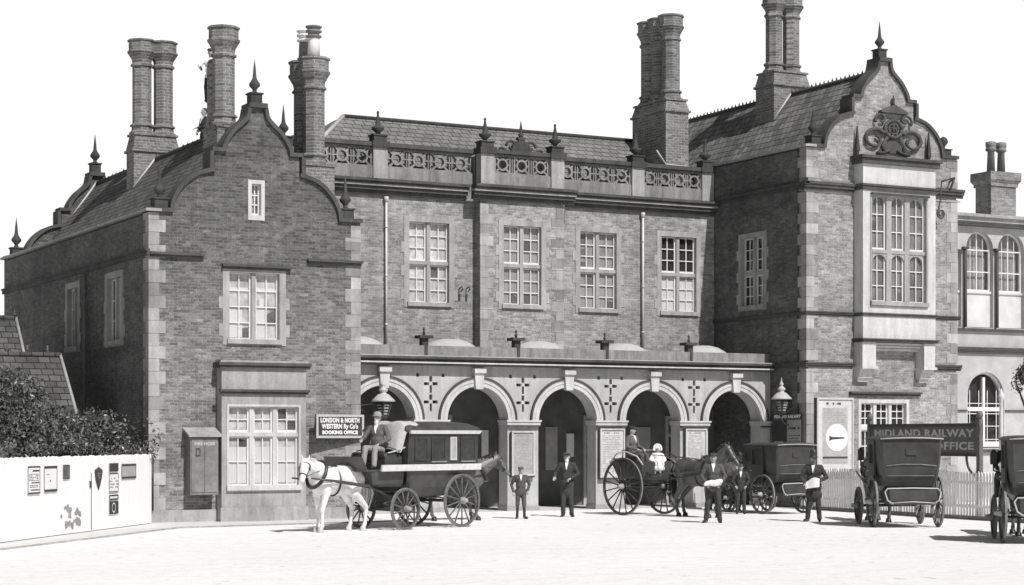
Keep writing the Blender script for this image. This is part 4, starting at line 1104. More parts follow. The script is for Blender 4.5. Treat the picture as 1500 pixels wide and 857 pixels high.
# ---- lanterns on brackets
def lantern(x, y, z, sg, wallx, label, name='wall_lamp'):
    t = tree_thing(name, (x, y, z), label, 'lamp')
    mb = MB(); mb.lathe([(.13, 0), (.22, .40), (.215, .41), (.125, .01)], 6, smooth=False)
    for k in range(6):
        a = math.pi/3*k; mb.tube([(.13*math.cos(a), .13*math.sin(a), 0), (.22*math.cos(a), .22*math.sin(a), .4)], .012, 4)
    mb.lathe([(.02, -.06), (.13, -.01), (.135, .01)], 6, smooth=False); mb.build('lantern_frame', M['iron'], t)
    mb = MB(); mb.lathe([(.12, .02), (.205, .39)], 6, smooth=False); mb.build('lantern_glass', M['papergrey'], t)
    mb = MB()
    for k in (3, 4, 5):       # lettered panes
        a = math.pi/3*k+math.pi/6; c = Matrix.Rotation(a, 4, 'Z')
        for j in range(4): mb.box(.135+.024*j, .139+.024*j, -.05-.008*j, .05+.008*j, .07+.075*j, .11+.075*j, c)
    mb.build('lantern_lettering', M['greyink'], t)
    mb = MB(); mb.lathe([(.31, .41), (.315, .44), (.25, .50), (.15, .60), (.08, .63), (.08, .66), (.12, .70), (.12, .74), (.05, .79), (.045, .82), (.07, .86), (.045, .90), (.02, .94), (.005, 1.06)], 16); mb.build('lamp_hood', M['lead'], t)
    mb = MB(); wx = wallx-x
    mb.tube([(0, 0, -.05), (0, 0, -.2), (wx*.4, 0, -.32), (wx, 0, -.34)], .022, 6); mb.tube([(sg*.2, 0, .36), (wx*.7, 0, .3), (wx, 0, .18)], .018, 6)
    cir = [(wx*.6+.08*math.cos(i*.5), 0, .1+.08*math.sin(i*.5)) for i in range(11)]; mb.tube(cir, .012, 5)
    mb.build('bracket', M['iron'], t)
    return t
lantern(21.02, -1.0, 2.62, -1, XL1, 'lantern with broad white hood on an iron bracket behind the bearded driver', )
lantern(33.95, -.98, 2.80, 1, XR0, 'lantern with white hood and lettered glass on the dark side of the right wing')

# ---- notice board on the side of the right wing
def onr(u_, v, w): return (XR0-w, -u_, v)      # u runs toward the camera (-Y)
org = Vector((XR0-.03, -.9, 1.5)); t = tree_thing('station_notice_board', tuple(org), 'notice board with one dark and one light bill under the right hand lantern', 'notice board')
mb = MB(); mb.poly(rect(.22, 1.62, 1.5, 2.78), [], onr, .0, .04); mb.build('board', M['board'], t, off=org)
mb = MB(); mb.poly(rect(.18, 1.66, 2.62, 2.78), [], onr, .041, .05); mb.poly(rect(.18, .22, 1.5, 2.62), [], onr, 0, .05); mb.poly(rect(1.62, 1.66, 1.5, 2.62), [], onr, 0, .05); mb.build('frame', M['ink'], t, off=org)
vs, fs = text_geo('MIDLAND RAILWAY', .13, bold=.006, width=1.32); rm = Matrix(((0, 0, -1, 0), (-1, 0, 0, 0), (0, 1, 0, 0), (0, 0, 0, 1)))
mb = MB(); mb.add(vs, fs, Matrix.Translation((XR0-.054, -.92, 2.70)) @ rm); mb.build('lettering', M['paper'], t, off=org)
mb = MB(); mb.poly(rect(.24, .88, 1.55, 2.6), [], onr, .041, .046); mb.build('bill', M['ink'], t, off=org)
mb = MB(); mb.poly(rect(.93, 1.6, 1.55, 2.6), [], onr, .041, .046); mb.build('bill', M['papergrey'], t, off=org)
mb = MB(); lines(mb, onr, .30, .82, 1.62, 2.0, 3, .0465, .049, rn); mb.build('printing', M['liner'], t, off=org)
mb = MB(); lines(mb, onr, .98, 1.55, 2.3, 2.42, 1, .0465, .049, rn); lines(mb, onr, .98, 1.55, 1.62, 1.75, 1, .0465, .049, rn); lines(mb, onr, .98, 1.55, 1.85, 2.2, 4, .0465, .048, rn, .3); mb.build('printing', M['ink'], t, off=org)

# ---- framed boards on the arcade piers
def board(c, w, z0, z1, y, label, ground, print_=True, head=True, mark='greyink'):
    org = Vector((c, y, z0)); t = tree_thing('timetable_board', tuple(org), label, 'notice board', 'framed boards on the arcade piers')
    x0, x1 = c-w/2, c+w/2
    mb = MB(); mb.box(x0, x1, y-.03, y, z0, z1); mb.build('board', M[ground], t, off=org)
    mb = MB(); mb.poly(rect(x0-.04, x1+.04, z0-.05, z1+.04), [rect(x0, x1, z0, z1)], on_y, y-.07, y)
    mb.build('frame', M['liner'] if not head else M['bay'], t, off=org)
    mb = MB(); mb.box(x0-.075, x0-.041, y-.06, y, z0-.05, z1+.02); mb.box(x0-.075, x1+.04, y-.08, y, z0-.1, z0-.051); mb.build('backing_rail', M['ink'], t, off=org)
    if print_:
        mb = MB(); lines(mb, on_y, x0+.06, x1-.06, z0+.1, z1-.14, 22, y-.034, y-.031, rn, .35); lines(mb, on_y, x0+.1, x1-.1, z1-.12, z1-.05, 1, y-.034, y-.031, rn); mb.build('printing', M[mark], t, off=org)
board(25.72, .64, 1.06, 2.22, -.04, 'framed grey timetable board behind the boy on the arcade pier', 'papergrey', True)
board(28.64, .74, .98, 2.30, -.04, 'framed white bill on the pier behind the driver of the high gig', 'oldpaper', True)
board(31.52, .66, 1.3, 2.30, -.04, 'framed white bill on the pier above the back of the dark gig horse', 'oldpaper', True)

# ---- big poster with a white disc on the right wing
org = Vector((35.28, YF-.05, 1.1)); t = tree_thing('large_poster', tuple(org), 'large framed poster with a white disc and dark horn-shaped mark on the right gable', 'poster')
y = YF-.05; x0, x1, z0, z1 = 34.62, 35.86, 1.12, 3.2
mb = MB(); mb.box(x0, x1, y-.02, y+.05, z0, z1); mb.build('board', M['oldpaper'], t, off=org)
mb = MB(); mb.poly(rect(x0-.06, x1+.04, z0-.06, z1+.06), [rect(x0, x1, z0, z1)], on_y, y-.06, y+.05); mb.build('frame', M['liner'], t, off=org)
mb = MB(); mb.box(x0-.10, x0-.061, y-.05, y+.05, z0, z1+.04); mb.build('frame_edge', M['ink'], t, off=org)
mb = MB(); mb.box(x0+.16, x1-.16, y-.024, y-.0205, z0+.18, z1-.25); mb.build('printed_ground', M['papergrey'], t, off=org)
mb = MB(); mb.poly(ring(35.30, 2.08, .40, 36), [], on_y, y-.029, y-.0245); mb.build('disc', M['paper'], t, off=org)
mb = MB(); mb.poly([(35.02, 1.98), (35.02, 2.14), (35.12, 2.10), (35.58, 2.09), (35.58, 2.05), (35.12, 2.02)], [], on_y, y-.033, y-.0295); mb.build('horn_mark', M['ink'], t, off=org); mb = MB(); mb.poly(rect(x0+.16, x1-.16, z0+.34, z0+.40), [], on_y, y-.028, y-.0245)
lines(mb, on_y, x0+.3, x1-.3, z1-.17, z1-.06, 1, y-.028, y-.021, rn); mb.build('printing', M['ink'], t, off=org)
mb = MB(); lines(mb, on_y, x0+.22, x1-.22, z1-.7, z1-.34, 5, y-.028, y-.0245, rn, .3); lines(mb, on_y, x0+.22, x1-.22, z0+.2, z0+.34, 2, y-.028, y-.0245, rn, .3); mb.build('printing', M['greyink'], t, off=org)

# ---- iron scroll bracket high on the right gable
org = Vector((39.4, YF, 8.9)); t = tree_thing('scroll_bracket', tuple(org), 'black iron scroll hook and cord hanging over the cornice at the right corner', 'bracket')
mb = MB(); y = YF-.3
mb.tube([(39.65, YF, 9.9), (39.6, y, 10.0), (39.1, y, 9.86)], .03, 6); mb.tube([(39.6, y, 9.98), (39.55, YF-.2, 9.7), (39.5, YF, 9.5)], .035, 6); mb.tube([(39.1, y, 9.86), (39.05, y, 9.3), (38.98, y, 9.05)], .02, 6)
sp = [(39.08+(.17-.13*k/30)*math.cos(2.0+k*.38), y, 8.88+(.17-.13*k/30)*math.sin(2.0+k*.38)) for k in range(31)]; mb.tube(sp, .025, 6)
mb.build('scroll', M['iron'], t, off=org)

# ---- white picket fence
pf0 = Vector((33.95, -1.95, 0)); pf1 = Vector((32.55, -20.0, 0)); pd = (pf1-pf0).normalized(); PL = (pf1-pf0).length
pang = math.atan2(pd.y, pd.x)
pf = tree_thing('picket_fence', tuple(pf0), 'white picket fence running from the right gable past the carriages', 'fence', rz=pang)
mb = MB(); x = 0; rd = random.Random(8)
while x < PL:
    h = 1.22+rd.uniform(-.015, .015); w_ = .062
    mb.poly([(x, .05), (x+w_, .05), (x+w_, h-.05), (x+w_/2, h), (x, h-.05)], [], lambda u_, v, w: (u_, w, v), -.02, 0); x += .118
mb.build('picket', M['planks'], pf); 
mb = MB(); mb.box(0, PL, .001, .05, .3, .38); mb.box(0, PL, .001, .05, .9, .98); mb.build('rail', M['white'], pf)
k = 0
while k*2.4 < PL:
    mb = MB(); mb.box(k*2.4, k*2.4+.1, .051, .15, 0, 1.2); mb.build('post', M['white'], pf); k += 1
mb = MB(); mb.box(0, PL, -.03, .0, .0, .10); mb.build('gravel_board', M['stone'], pf)

# ---- long railway office board on two posts behind the pickets
q0 = Vector((33.98, -5.12, 0)); q1 = Vector((33.46, -10.02, 0)); u2 = (q1-q0).normalized(); n2 = Vector((u2.y, -u2.x, 0)); L2 = (q1-q0).length
def onq(uu, v, w): return q0+u2*uu+n2*w+Vector((0, 0, v))
org = q0+u2*L2/2; t = tree_thing('office_sign', tuple(org), 'long dark lettered railway board on two posts behind the picket fence', 'sign')
mb = MB(); mb.poly(rect(.0, L2, 1.66, 2.36), [], onq, -.02, .02); mb.build('board', M['signmid'], t, off=org)
mb = MB(); mb.poly(rect(-.0, L2, 2.361, 2.45), [], onq, -.06, .09); mb.build('board_cap', M['signdark'], t, off=org); mb = MB(); mb.poly(rect(0, L2, 1.60, 1.659), [], onq, -.03, .05); mb.build('board_sill', M['signdark'], t, off=org)
rm = Matrix(((u2.x, 0, n2.x, 0), (u2.y, 0, n2.y, 0), (0, 1, 0, 0), (0, 0, 0, 1)))
mb = MB()
for tx, sz, xx, zz, wd in (('MIDLAND RAILWAY', .27, L2/2, 2.19, L2*.93), ('BOOKING  OFFICE', .27, L2/2, 1.86, L2*.93)):
    vs, fs = text_geo(tx, sz, bold=.008, width=wd); mb = MB(); mb.add(vs, fs, Matrix.Translation(onq(xx, zz, .024)) @ rm); mb.build('lettering', M['liner'], t, off=org)
for uu, sg in ((-.06, 1), (L2+.06, -1)):
    p = onq(uu, 0, 0); mb = MB(); mb.box(p.x-.06, p.x+.06, p.y-.06, p.y+.06, 0, 2.55); mb.lathe([(.04, 2.55), (.09, 2.62), (.09, 2.68), (.02, 2.76)], 10, Matrix.Translation((p.x, p.y, 0))); po = mb.build('post', M['signmid'], t, off=org)
    mb = MB(); a_ = [onq(uu+sg*(.06+.5*math.sin(R(k*9))), 1.1+.5*(1-math.cos(R(k*9))), 0) for k in range(11)]; mb.tube(a_, .035, 6); mb.build('brace', M['signmid'], po, off=org)

# ---- white post and leafy tree at the right edge
mb = MB(); T = Matrix.Translation((33.42, -10.9, 0)); mb.lathe([(.05, 0), (.05, 2.5), (.04, 3.0), (.07, 3.05), (.09, 3.12), (.05, 3.2), (.01, 3.3)], 10, T)
thing(mb, 'signal_post', 'pipe', 'slender white post with a knob behind the right hand carriage', 'post', org=Vector((33.42, -10.9, 0)))
tl = Vector((34.05, -11.3, 0)); t = tree_thing('small_tree', tuple(tl), 'small leafy tree cut by the right edge above the last carriage', 'tree')
mb = MB(); mb.tube([(34.05, -11.3, 0), (34.08, -11.3, 1.5), (34.02, -11.25, 2.8), (34.05, -11.3, 3.6)], [.09, .07, .05, .02], 8); mb.tube([(34.05, -11.3, 2.4), (33.9, -11.15, 3.0), (33.8, -11.05, 3.4)], [.04, .03, .015], 6); mb.build('trunk', M['bark'], t, off=tl)
foliage('crown', t, [(34.1, -11.3, 3.62, .40, .40, .36), (33.85, -11.15, 3.45, .22, .22, .24), (34.4, -11.4, 3.45, .35, .35, .35), (34.1, -11.3, 3.95, .22, .22, .22)], 4500, .045, 9, off=tl)

# ================================================================== VEHICLES, HORSES, PEOPLE
def ring_poly(mb, r0, r1, w0, w1, cx, cz, n=40, y0=0.0):
    o = [(cx+r1*math.cos(2*math.pi*i/n), cz+r1*math.sin(2*math.pi*i/n)) for i in range(n)]
    i_ = [(cx+r0*math.cos(2*math.pi*i/n), cz+r0*math.sin(2*math.pi*i/n)) for i in range(n)]
    mb.poly(o, [i_], on_y, w0, w1)
def wheel(parent, x, y, r, nsp, mt='wheel', hub=.07, out=1):
    """wheel standing in the local XZ plane at y; its spokes and hub are sub-parts"""
    w = MB(); ring_poly(w, r-.062, r-.014, y-.026, y+.026, x, r)
    wo = w.build('wheel', M[mt], parent)
    t = MB(); ring_poly(t, r-.014, r, y-.022, y+.022, x, r); t.build('tyre', M['board'], wo)
    hb = MB(); hb.lathe([(.03, -.12), (hub*.8, -.1), (hub, -.05), (hub, .05), (hub*.75, .1), (.045, .16), (.02, .17)], 14, Matrix.Translation((x, y, r)) @ Matrix.Rotation(R(-90*out), 4, 'X'))
    hb.build('hub', M['wheelpale'], wo)
    sp0 = None
    for k in range(nsp):
        a = 2*math.pi*(k+.5)/nsp; d = Vector((math.cos(a), 0, math.sin(a)))
        s = MB(); c = Vector((x, y, r)); s.tube([c+d*hub*.8, c+d*(r*.45), c+d*(r-.05)], [.024, .017, .019], 6); s.build('spoke', M[mt], wo)
    return wo
def loftbox(mb, lv, bev=.05):        # lv: (z, x0, x1, half width)
    rings = []
    for z, x0, x1, h in lv:
        b = bev
        rings.append([(x0+b, -h, z), (x1-b, -h, z), (x1, -h+b, z), (x1, h-b, z), (x1-b, h, z), (x0+b, h, z), (x0, h-b, z), (x0, -h+b, z)])
    v = [p for r_ in rings for p in r_]; f = [tuple(range(8))[::-1], tuple(len(v)-8+i for i in range(8))]
    for i in range(len(rings)-1):
        for k in range(8): f.append((i*8+k, i*8+(k+1) % 8, (i+1)*8+(k+1) % 8, (i+1)*8+k))
    return mb.add(v, f)
def spring(mb, x0, x1, y, z, h=.07):
    for sg in (1, -1): mb.tube([(x0+(x1-x0)*t, y, z+sg*h*math.sin(math.pi*t)) for t in [i/10 for i in range(11)]], .018, 5)

# ---- four wheeled cab ------------------------------------------------------
def cab(loc, hd, label, sc=1.0):
    t = empty('four_wheeled_cab', loc, hd, label, 'carriage', 'four wheeled cabs on the forecourt')
    t.scale = (sc, sc, sc)
    b = MB(); loftbox(b, [(.80, -.30, .74, .50), (.92, -.44, .86, .57), (1.15, -.55, .92, .62), (1.5, -.60, .94, .66), (1.96, -.62, .94, .68)]); body = b.build('cab_body', M['coach'], t)
    m = MB(); loftbox(m, [(1.961, -.65, 1.0, .71), (1.99, -.66, 1.01, .72), (2.03, -.6, .95, .64), (2.05, -.4, .8, .45)], .08); rf = m.build('roof', M['coachtop'], t)
    m = MB(); m.tube([(-.67, -.70, 1.975), (-.675, -.35, 1.992), (-.68, 0, 2.0), (-.675, .35, 1.992), (-.67, .70, 1.975)], .013, 5); m.build('roof_beading', M['liner'], rf)
    m = MB(); m.poly(rect(-.12, .12, 1.62, 1.76), [rect(-.105, .105, 1.635, 1.745)], on_x, -.635, -.60); wn = m.build('rear_window', M['coachtop'], t)
    m = MB(); m.box(-.628, -.624, -.11, .11, 1.63, 1.75); m.build('pane', M['coachtop'], wn)
    m = MB(); m.tube([(-.606, -.56, 1.38), (-.612, -.2, 1.415), (-.612, .2, 1.415), (-.606, .56, 1.38)], .007, 4); m.tube([(-.575, -.52, 1.16), (-.575, .52, 1.16)], .005, 4); m.build('lining', M['greyink'], body)
    for sg in (1, -1):
        m = MB(); m.poly(rect(.02, .60, .86, 1.94), [rect(.09, .53, 1.42, 1.86)], lambda u_, v, w: (u_, w*sg, v), .665, .705); d = m.build('door', M['coach'], t)
        m = MB(); m.box(.09, .53, sg*.675 if sg > 0 else -.68, sg*.68 if sg > 0 else -.675, 1.42, 1.86); m.build('pane', M['glass'], d)
        m = MB(); m.tube([(.52, sg*.72, 1.25), (.58, sg*.73, 1.25)], .014, 6); m.build('handle', M['liner'], d)
        m = MB(); m.box(.93, 1.07, sg*.80-.06, sg*.80+.06, 1.48, 1.70); m.hexa([(.93, sg*.80-.06, 1.701), (1.07, sg*.80-.06, 1.701), (1.07, sg*.80+.06, 1.701), (.93, sg*.80+.06, 1.701)], [(.98, sg*.80-.02, 1.78), (1.02, sg*.80-.02, 1.78), (1.02, sg*.80+.02, 1.78), (.98, sg*.80+.02, 1.78)]); m.tube([(1.0, sg*.80, 1.48), (1.0, sg*.80, 1.36), (.98, sg*.68, 1.32)], .018, 6)
        lo = m.build('lamp', M['iron'], t); m = MB(); m.box(.95, 1.05, sg*.862-.004, sg*.862+.004, 1.52, 1.66); m.build('lamp_glass', M['board'], lo)
    # low rear boot with pale lined edges
    m = MB(); loftbox(m, [(.52, -.70, -.1, .50), (.62, -.78, -.1, .56), (.86, -.74, -.1, .56)]); bt = m.build('rear_boot', M['coach'], t)
    m = MB(); m.tube([(-.78, -.44, .54), (-.80, -.57, .62), (-.77, -.62, .80), (-.74, -.56, .88), (-.76, 0, .89), (-.74, .56, .88), (-.77, .62, .80), (-.80, .57, .62), (-.78, .44, .54)], .016, 5); m.tube([(-.735, -.5, .56), (-.78, 0, .59), (-.735, .5, .56)], .013, 5); m.build('lining', M['liner'], bt)
    m = MB(); m.box(1.0, 1.62, -.42, .42, .86, 1.02); m.box(1.02, 1.45, -.40, .40, 1.021, 1.26); m.hexa([(1.62, -.42, .86), (1.66, -.42, .86), (1.66, .42, .86), (1.62, .42, .86)], [(1.86, -.42, 1.22), (1.90, -.42, 1.22), (1.90, .42, 1.22), (1.86, .42, 1.22)]); bx = m.build('driver_box', M['coach'], t)
    m = MB(); loftbox(m, [(1.261, 1.0, 1.46, .42), (1.33, 1.02, 1.45, .41), (1.35, 1.06, 1.4, .36)]); m.build('cushion', M['leather'], bx)
    m = MB(); m.tube([(1.65, -.7, .43), (1.65, .7, .43)], .03, 8); m.build('axle', M['iron'], t); m = MB(); m.tube([(.0, -.7, .57), (.0, .7, .57)], .03, 8); ax = m.build('axle', M['iron'], t)
    m = MB()
    for sg in (1, -1): spring(m, -.5, .5, sg*.52, .70); spring(m, 1.25, 2.05, sg*.48, .56, .06)
    m.build('spring', M['iron'], ax)
    m = MB(); m.tube([(.0, 0, .66), (1.1, 0, .72), (1.65, 0, .6)], .035, 6); m.build('perch', M['coach'], t)
    wheel(t, 0, .74, .57, 14, 'wheel'); wheel(t, 0, -.74, .57, 14, 'wheel', out=-1); wheel(t, 1.65, .72, .43, 12, 'wheel'); wheel(t, 1.65, -.72, .43, 12, 'wheel', out=-1)
    for sg in (1, -1):
        m = MB(); m.tube([(1.55, sg*.34, .62), (2.1, sg*.36, .80), (2.9, sg*.38, 1.0), (4.05, sg*.30, 1.18)], [.03, .03, .028, .02], 6); m.build('shaft', M['coach'], t)
    return t
H = lambda x, y: math.atan2(y, x)
cabA = cab((29.27, -12.22, 0), H(.455, .89), 'dark cab seen squarely from behind, in front of the long railway board', 1.04)
def cab_copy(loc, hd, label, sc=1.0):
    c = copy_tree(cabA); c.location = loc; c.rotation_euler = (0, 0, hd); c.scale = (sc, sc, sc); c['label'] = label; return c
cab_copy((31.42, -4.5, 0), H(-.03, 1), 'dark cab standing by the right hand arch, left of the man in a top hat', .95)
cab_copy((27.22, -18.85, 0), H(.585, .81), 'dark cab cut off by the right edge of the picture', 1.04)

# ---- horses ------------------------------------------------------------------
def horse(loc, hd, coat, label, neck=1.0, group='cab horses', turn=0.0, legshift=0.0, mane='mane', socks=False, sc=1.0, head_dx=0.0):
    t = empty('horse', loc, hd, label, 'horse', group); t.scale = (sc, sc, sc)
    b = MB()
    b.ball((0, 0, 1.17), (.66, .29, .33), 20); b.ball((.46, 0, 1.17), (.31, .265, .34), 16); b.ball((-.50, 0, 1.22), (.40, .29, .33), 16); b.ball((-.05, 0, 1.33), (.6, .2, .17), 14)
    b.ball((.55, 0, 1.38), (.2, .12, .16), 12); b.ball((-.72, 0, 1.2), (.14, .2, .22), 12); b.ball((-.1, 0, 1.02), (.5, .25, .22), 16)
    # neck and head; neck = 1 carried high, 0 hanging low
    nb = Vector((.60, 0, 1.30)); pl_ = Vector((.98+.18*(1-neck), .0+turn*.4, 1.28+.50*neck)); 
    b.cap(nb+Vector((-.05, 0, .02)), nb.lerp(pl_, .5)+Vector((0, 0, .03)), .27, .19); b.cap(nb.lerp(pl_, .5)+Vector((0, 0, .03)), pl_, .19, .13)
    hdv = Vector((.50, turn, -.62 if neck > .5 else -.8)).normalized(); nose = pl_+hdv*.50
    b.cap(pl_+Vector((.02, 0, .02)), pl_+hdv*.2, .115, .105); b.cap(pl_+hdv*.18, nose, .10, .06); b.ball(nose-hdv*.02, (.062, .06, .06), 10); b.ball(pl_+hdv*.13+Vector((-.03, 0, -.06)), (.09, .07, .10), 10)
    side = Vector((-hdv.y, hdv.x, 0)).normalized() if abs(hdv.x)+abs(hdv.y) > .01 else Vector((0, 1, 0))
    for sg in (1, -1):
        e = pl_+side*sg*.065+Vector((-.02, 0, .08)); b.cap(e, e+Vector((.03, 0, .14))+side*sg*.03, .032, .008, 8)
    for sg in (1, -1):
        fx = .46+(.10 if sg > 0 else -.04)*legshift
        b.cap((.44, sg*.13, 1.08), (.45, sg*.15, .86), .15, .10); b.cap((.45, sg*.15, .86), (fx, sg*.14, .50), .085, .058); b.ball((fx+.008, sg*.14, .49), (.062, .058, .07), 10)
        b.cap((fx, sg*.14, .48), (fx, sg*.14, .16), .047, .038); b.ball((fx, sg*.14, .15), .052, 10); b.cap((fx, sg*.14, .14), (fx+.05, sg*.14, .07), .042, .05)
        hx = -.66+(-.10 if sg > 0 else .06)*legshift
        b.cap((-.56, sg*.13, 1.18), (-.42, sg*.16, .88), .20, .13); b.cap((-.42, sg*.16, .88), (hx-.06, sg*.15, .53), .125, .06); b.ball((hx-.07, sg*.15, .53), (.06, .052, .075), 10)
        b.cap((hx-.07, sg*.15, .52), (hx-.02, sg*.15, .17), .05, .04); b.ball((hx-.02, sg*.15, .16), .053, 10); b.cap((hx-.02, sg*.15, .15), (hx+.03, sg*.15, .07), .043, .052)
    body = remeshed(b, 'body', M[coat], t, .017, 5)
    h = MB()
    for sg in (1, -1):
        fx = .46+(.10 if sg > 0 else -.04)*legshift; hx = -.66+(-.10 if sg > 0 else .06)*legshift
        for x_, y_ in ((fx+.055, .14), (hx+.035, .15)):
            hf = MB(); hf.lathe([(.078, 0), (.075, .02), (.058, .10)], 12, Matrix.Translation((x_, sg*y_, 0))); hf.build('hoof', M['boot' if not socks else 'liner'], t)
    # mane, tail
    mn = MB(); rd = random.Random(int(loc[0]*100))
    for k in range(60):
        q = k/59; p = nb.lerp(pl_, q)+Vector((-.10-.05*(1-q), rd.gauss(0, .015), .17-.03*q+ .04*math.sin(q*3))); dn = Vector((rd.gauss(0, .03), rd.choice((-1, 1))*.11, -.16+rd.gauss(0, .03)))
        mn.tube([p, p+dn*.45+Vector((0, dn.y*.3, .03)), p+dn], [.018, .018, .004], 5)
    mn.tube([pl_+Vector((.02, 0, .12)), pl_+hdv*.1+Vector((.09, 0, .09)), pl_+hdv*.22+Vector((.08, 0, .03))], [.03, .03, .005], 6)
    mn.build('mane', M[mane], t)
    tl = MB()
    for k in range(26):
        o_ = Vector((rd.gauss(0, .03), rd.gauss(0, .035), 0)); tl.tube([Vector((-.84, 0, 1.32))+o_*.3, Vector((-.95, 0, 1.18))+o_*.8, Vector((-.97, 0, .85))+o_*1.6, Vector((-.93, 0, .55+rd.uniform(-.1, .1)))+o_], [.03, .032, .025, .006], 5)
    tl.build('tail', M[mane], t)
    e = MB()
    for sg in (1, -1): p = pl_+hdv*.14+side*sg*.088+Vector((.035, 0, .03)); e.ball(p, .019, 8)
    e.build('eye', M['ink'], t)
    # harness: each strap group is a part
    s = MB(); c0 = nb+Vector((-.04, 0, -.03)); ax = (pl_-nb).normalized(); a1 = Vector((0, 1, 0)); a2 = ax.cross(a1).normalized()
    s.tube([c0+ax*.06+a1*(.265*math.cos(k*.3142))+a2*(.33*math.sin(k*.3142)) for k in range(20)], .042, 8, closed=True); col_ = s.build('collar', M['leather'], t)
    s = MB(); s.tube([Vector((.12, .285*math.cos(k*.3142), 1.14+.325*math.sin(k*.3142))) for k in range(20)], .024, 6, closed=True); s.ball((.10, 0, 1.46), (.12, .13, .05), 10); s.build('saddle_pad', M['leather'], t)
    s = MB()
    for sg in (1, -1): s.tube([(.62, sg*.27, 1.18), (.1, sg*.31, 1.10), (-.5, sg*.31, 1.02), (-1.15, sg*.34, .92)], .017, 6); s.tube([(-.30, sg*.20, 1.42), (-.5, sg*.29, 1.2), (-.55, sg*.31, 1.02)], .014, 5)
    s.tube([(-.55, .30, 1.04), (-.82, .22, 1.02), (-.885, 0, 1.02), (-.82, -.22, 1.02), (-.55, -.30, 1.04)], .02, 6); s.tube([(.10, 0, 1.475), (-.3, 0, 1.475), (-.6, 0, 1.535), (-.84, 0, 1.36)], .014, 5); s.build('trace', M['leather'], t)
    s = MB()
    def loop(c, d, r, th=.012): a = side; q = d.cross(a).normalized(); s.tube([c+a*(r[0]*math.cos(k*.449))+q*(r[1]*math.sin(k*.449)) for k in range(14)], th, 5, closed=True)
    loop(pl_+hdv*.36, hdv, (.088, .092)); loop(pl_+hdv*.06, hdv, (.122, .125)); 
    for sg in (1, -1):
        s.tube([pl_+hdv*.06+side*sg*.12, pl_+hdv*.36+side*sg*.088], .01, 5); p = pl_+hdv*.14+side*sg*.12
        s.tube([pl_+hdv*.38+side*sg*.08, nb+Vector((.0, sg*.22, .12)), Vector((.1, sg*.1, 1.5)), Vector((-.6, sg*.12, 1.56)), Vector((-1.5, sg*.05, 1.6))], .008, 4)
        s.box(-.05, .05, -.006, .006, -.045, .045, Matrix.Translation(p) @ Matrix.Rotation(math.atan2(hdv.y, hdv.x), 4, 'Z'))
    s.build('bridle', M['leather'], t)
    return t
BH = Vector((-.93, -.37, 0)).normalized(); BO = Vector((19.85, -6.68, 0))
hp = BO+BH*3.36
horse(tuple(hp), H(BH.x, BH.y), 'horse_w', 'white horse with drooping head harnessed to the station omnibus', neck=.52, turn=.32, group='harnessed horses', legshift=1.0, mane='manew', socks=True, sc=.98)
DH = Vector((.188, -.982, 0)); DO = Vector((27.65, -3.35, 0))
horse(tuple(DO+DH*2.12), H(DH.x, DH.y), 'horse_d', 'dark horse with raised head between the shafts of the high gig', neck=1.0, group='harnessed horses', legshift=.4, turn=.12)
h3 = horse((21.62, -4.15, 0), H(.985, -.17), 'horse_b', 'dark horse whose head shows behind the rear of the omnibus, beside the boy', neck=.62, group='harnessed horses', legshift=-.5, sc=.97, turn=-.12)
def horse_copy(src, loc, hd, label, sc=1.0):
    c = copy_tree(src); c.location = loc; c.rotation_euler = (0, 0, hd); c.scale = (sc,)*3; c['label'] = label; return c
ch = Vector((.455, .89, 0)); q = Vector((29.27, -12.22, 0))+ch*3.15; horse_copy(h3, tuple(q), H(ch.x, ch.y), 'dark horse standing in front of the cab near the long railway board')
horse_copy(h3, (31.4, -1.62, 0), H(-.04, 1), 'dark horse of the cab by the right hand arch', .9)
ch = Vector((.585, .81, 0)); q = Vector((27.22, -18.85, 0))+ch*3.15; horse_copy(h3, tuple(q), H(ch.x, ch.y), 'dark horse of the cab at the right edge of the picture')

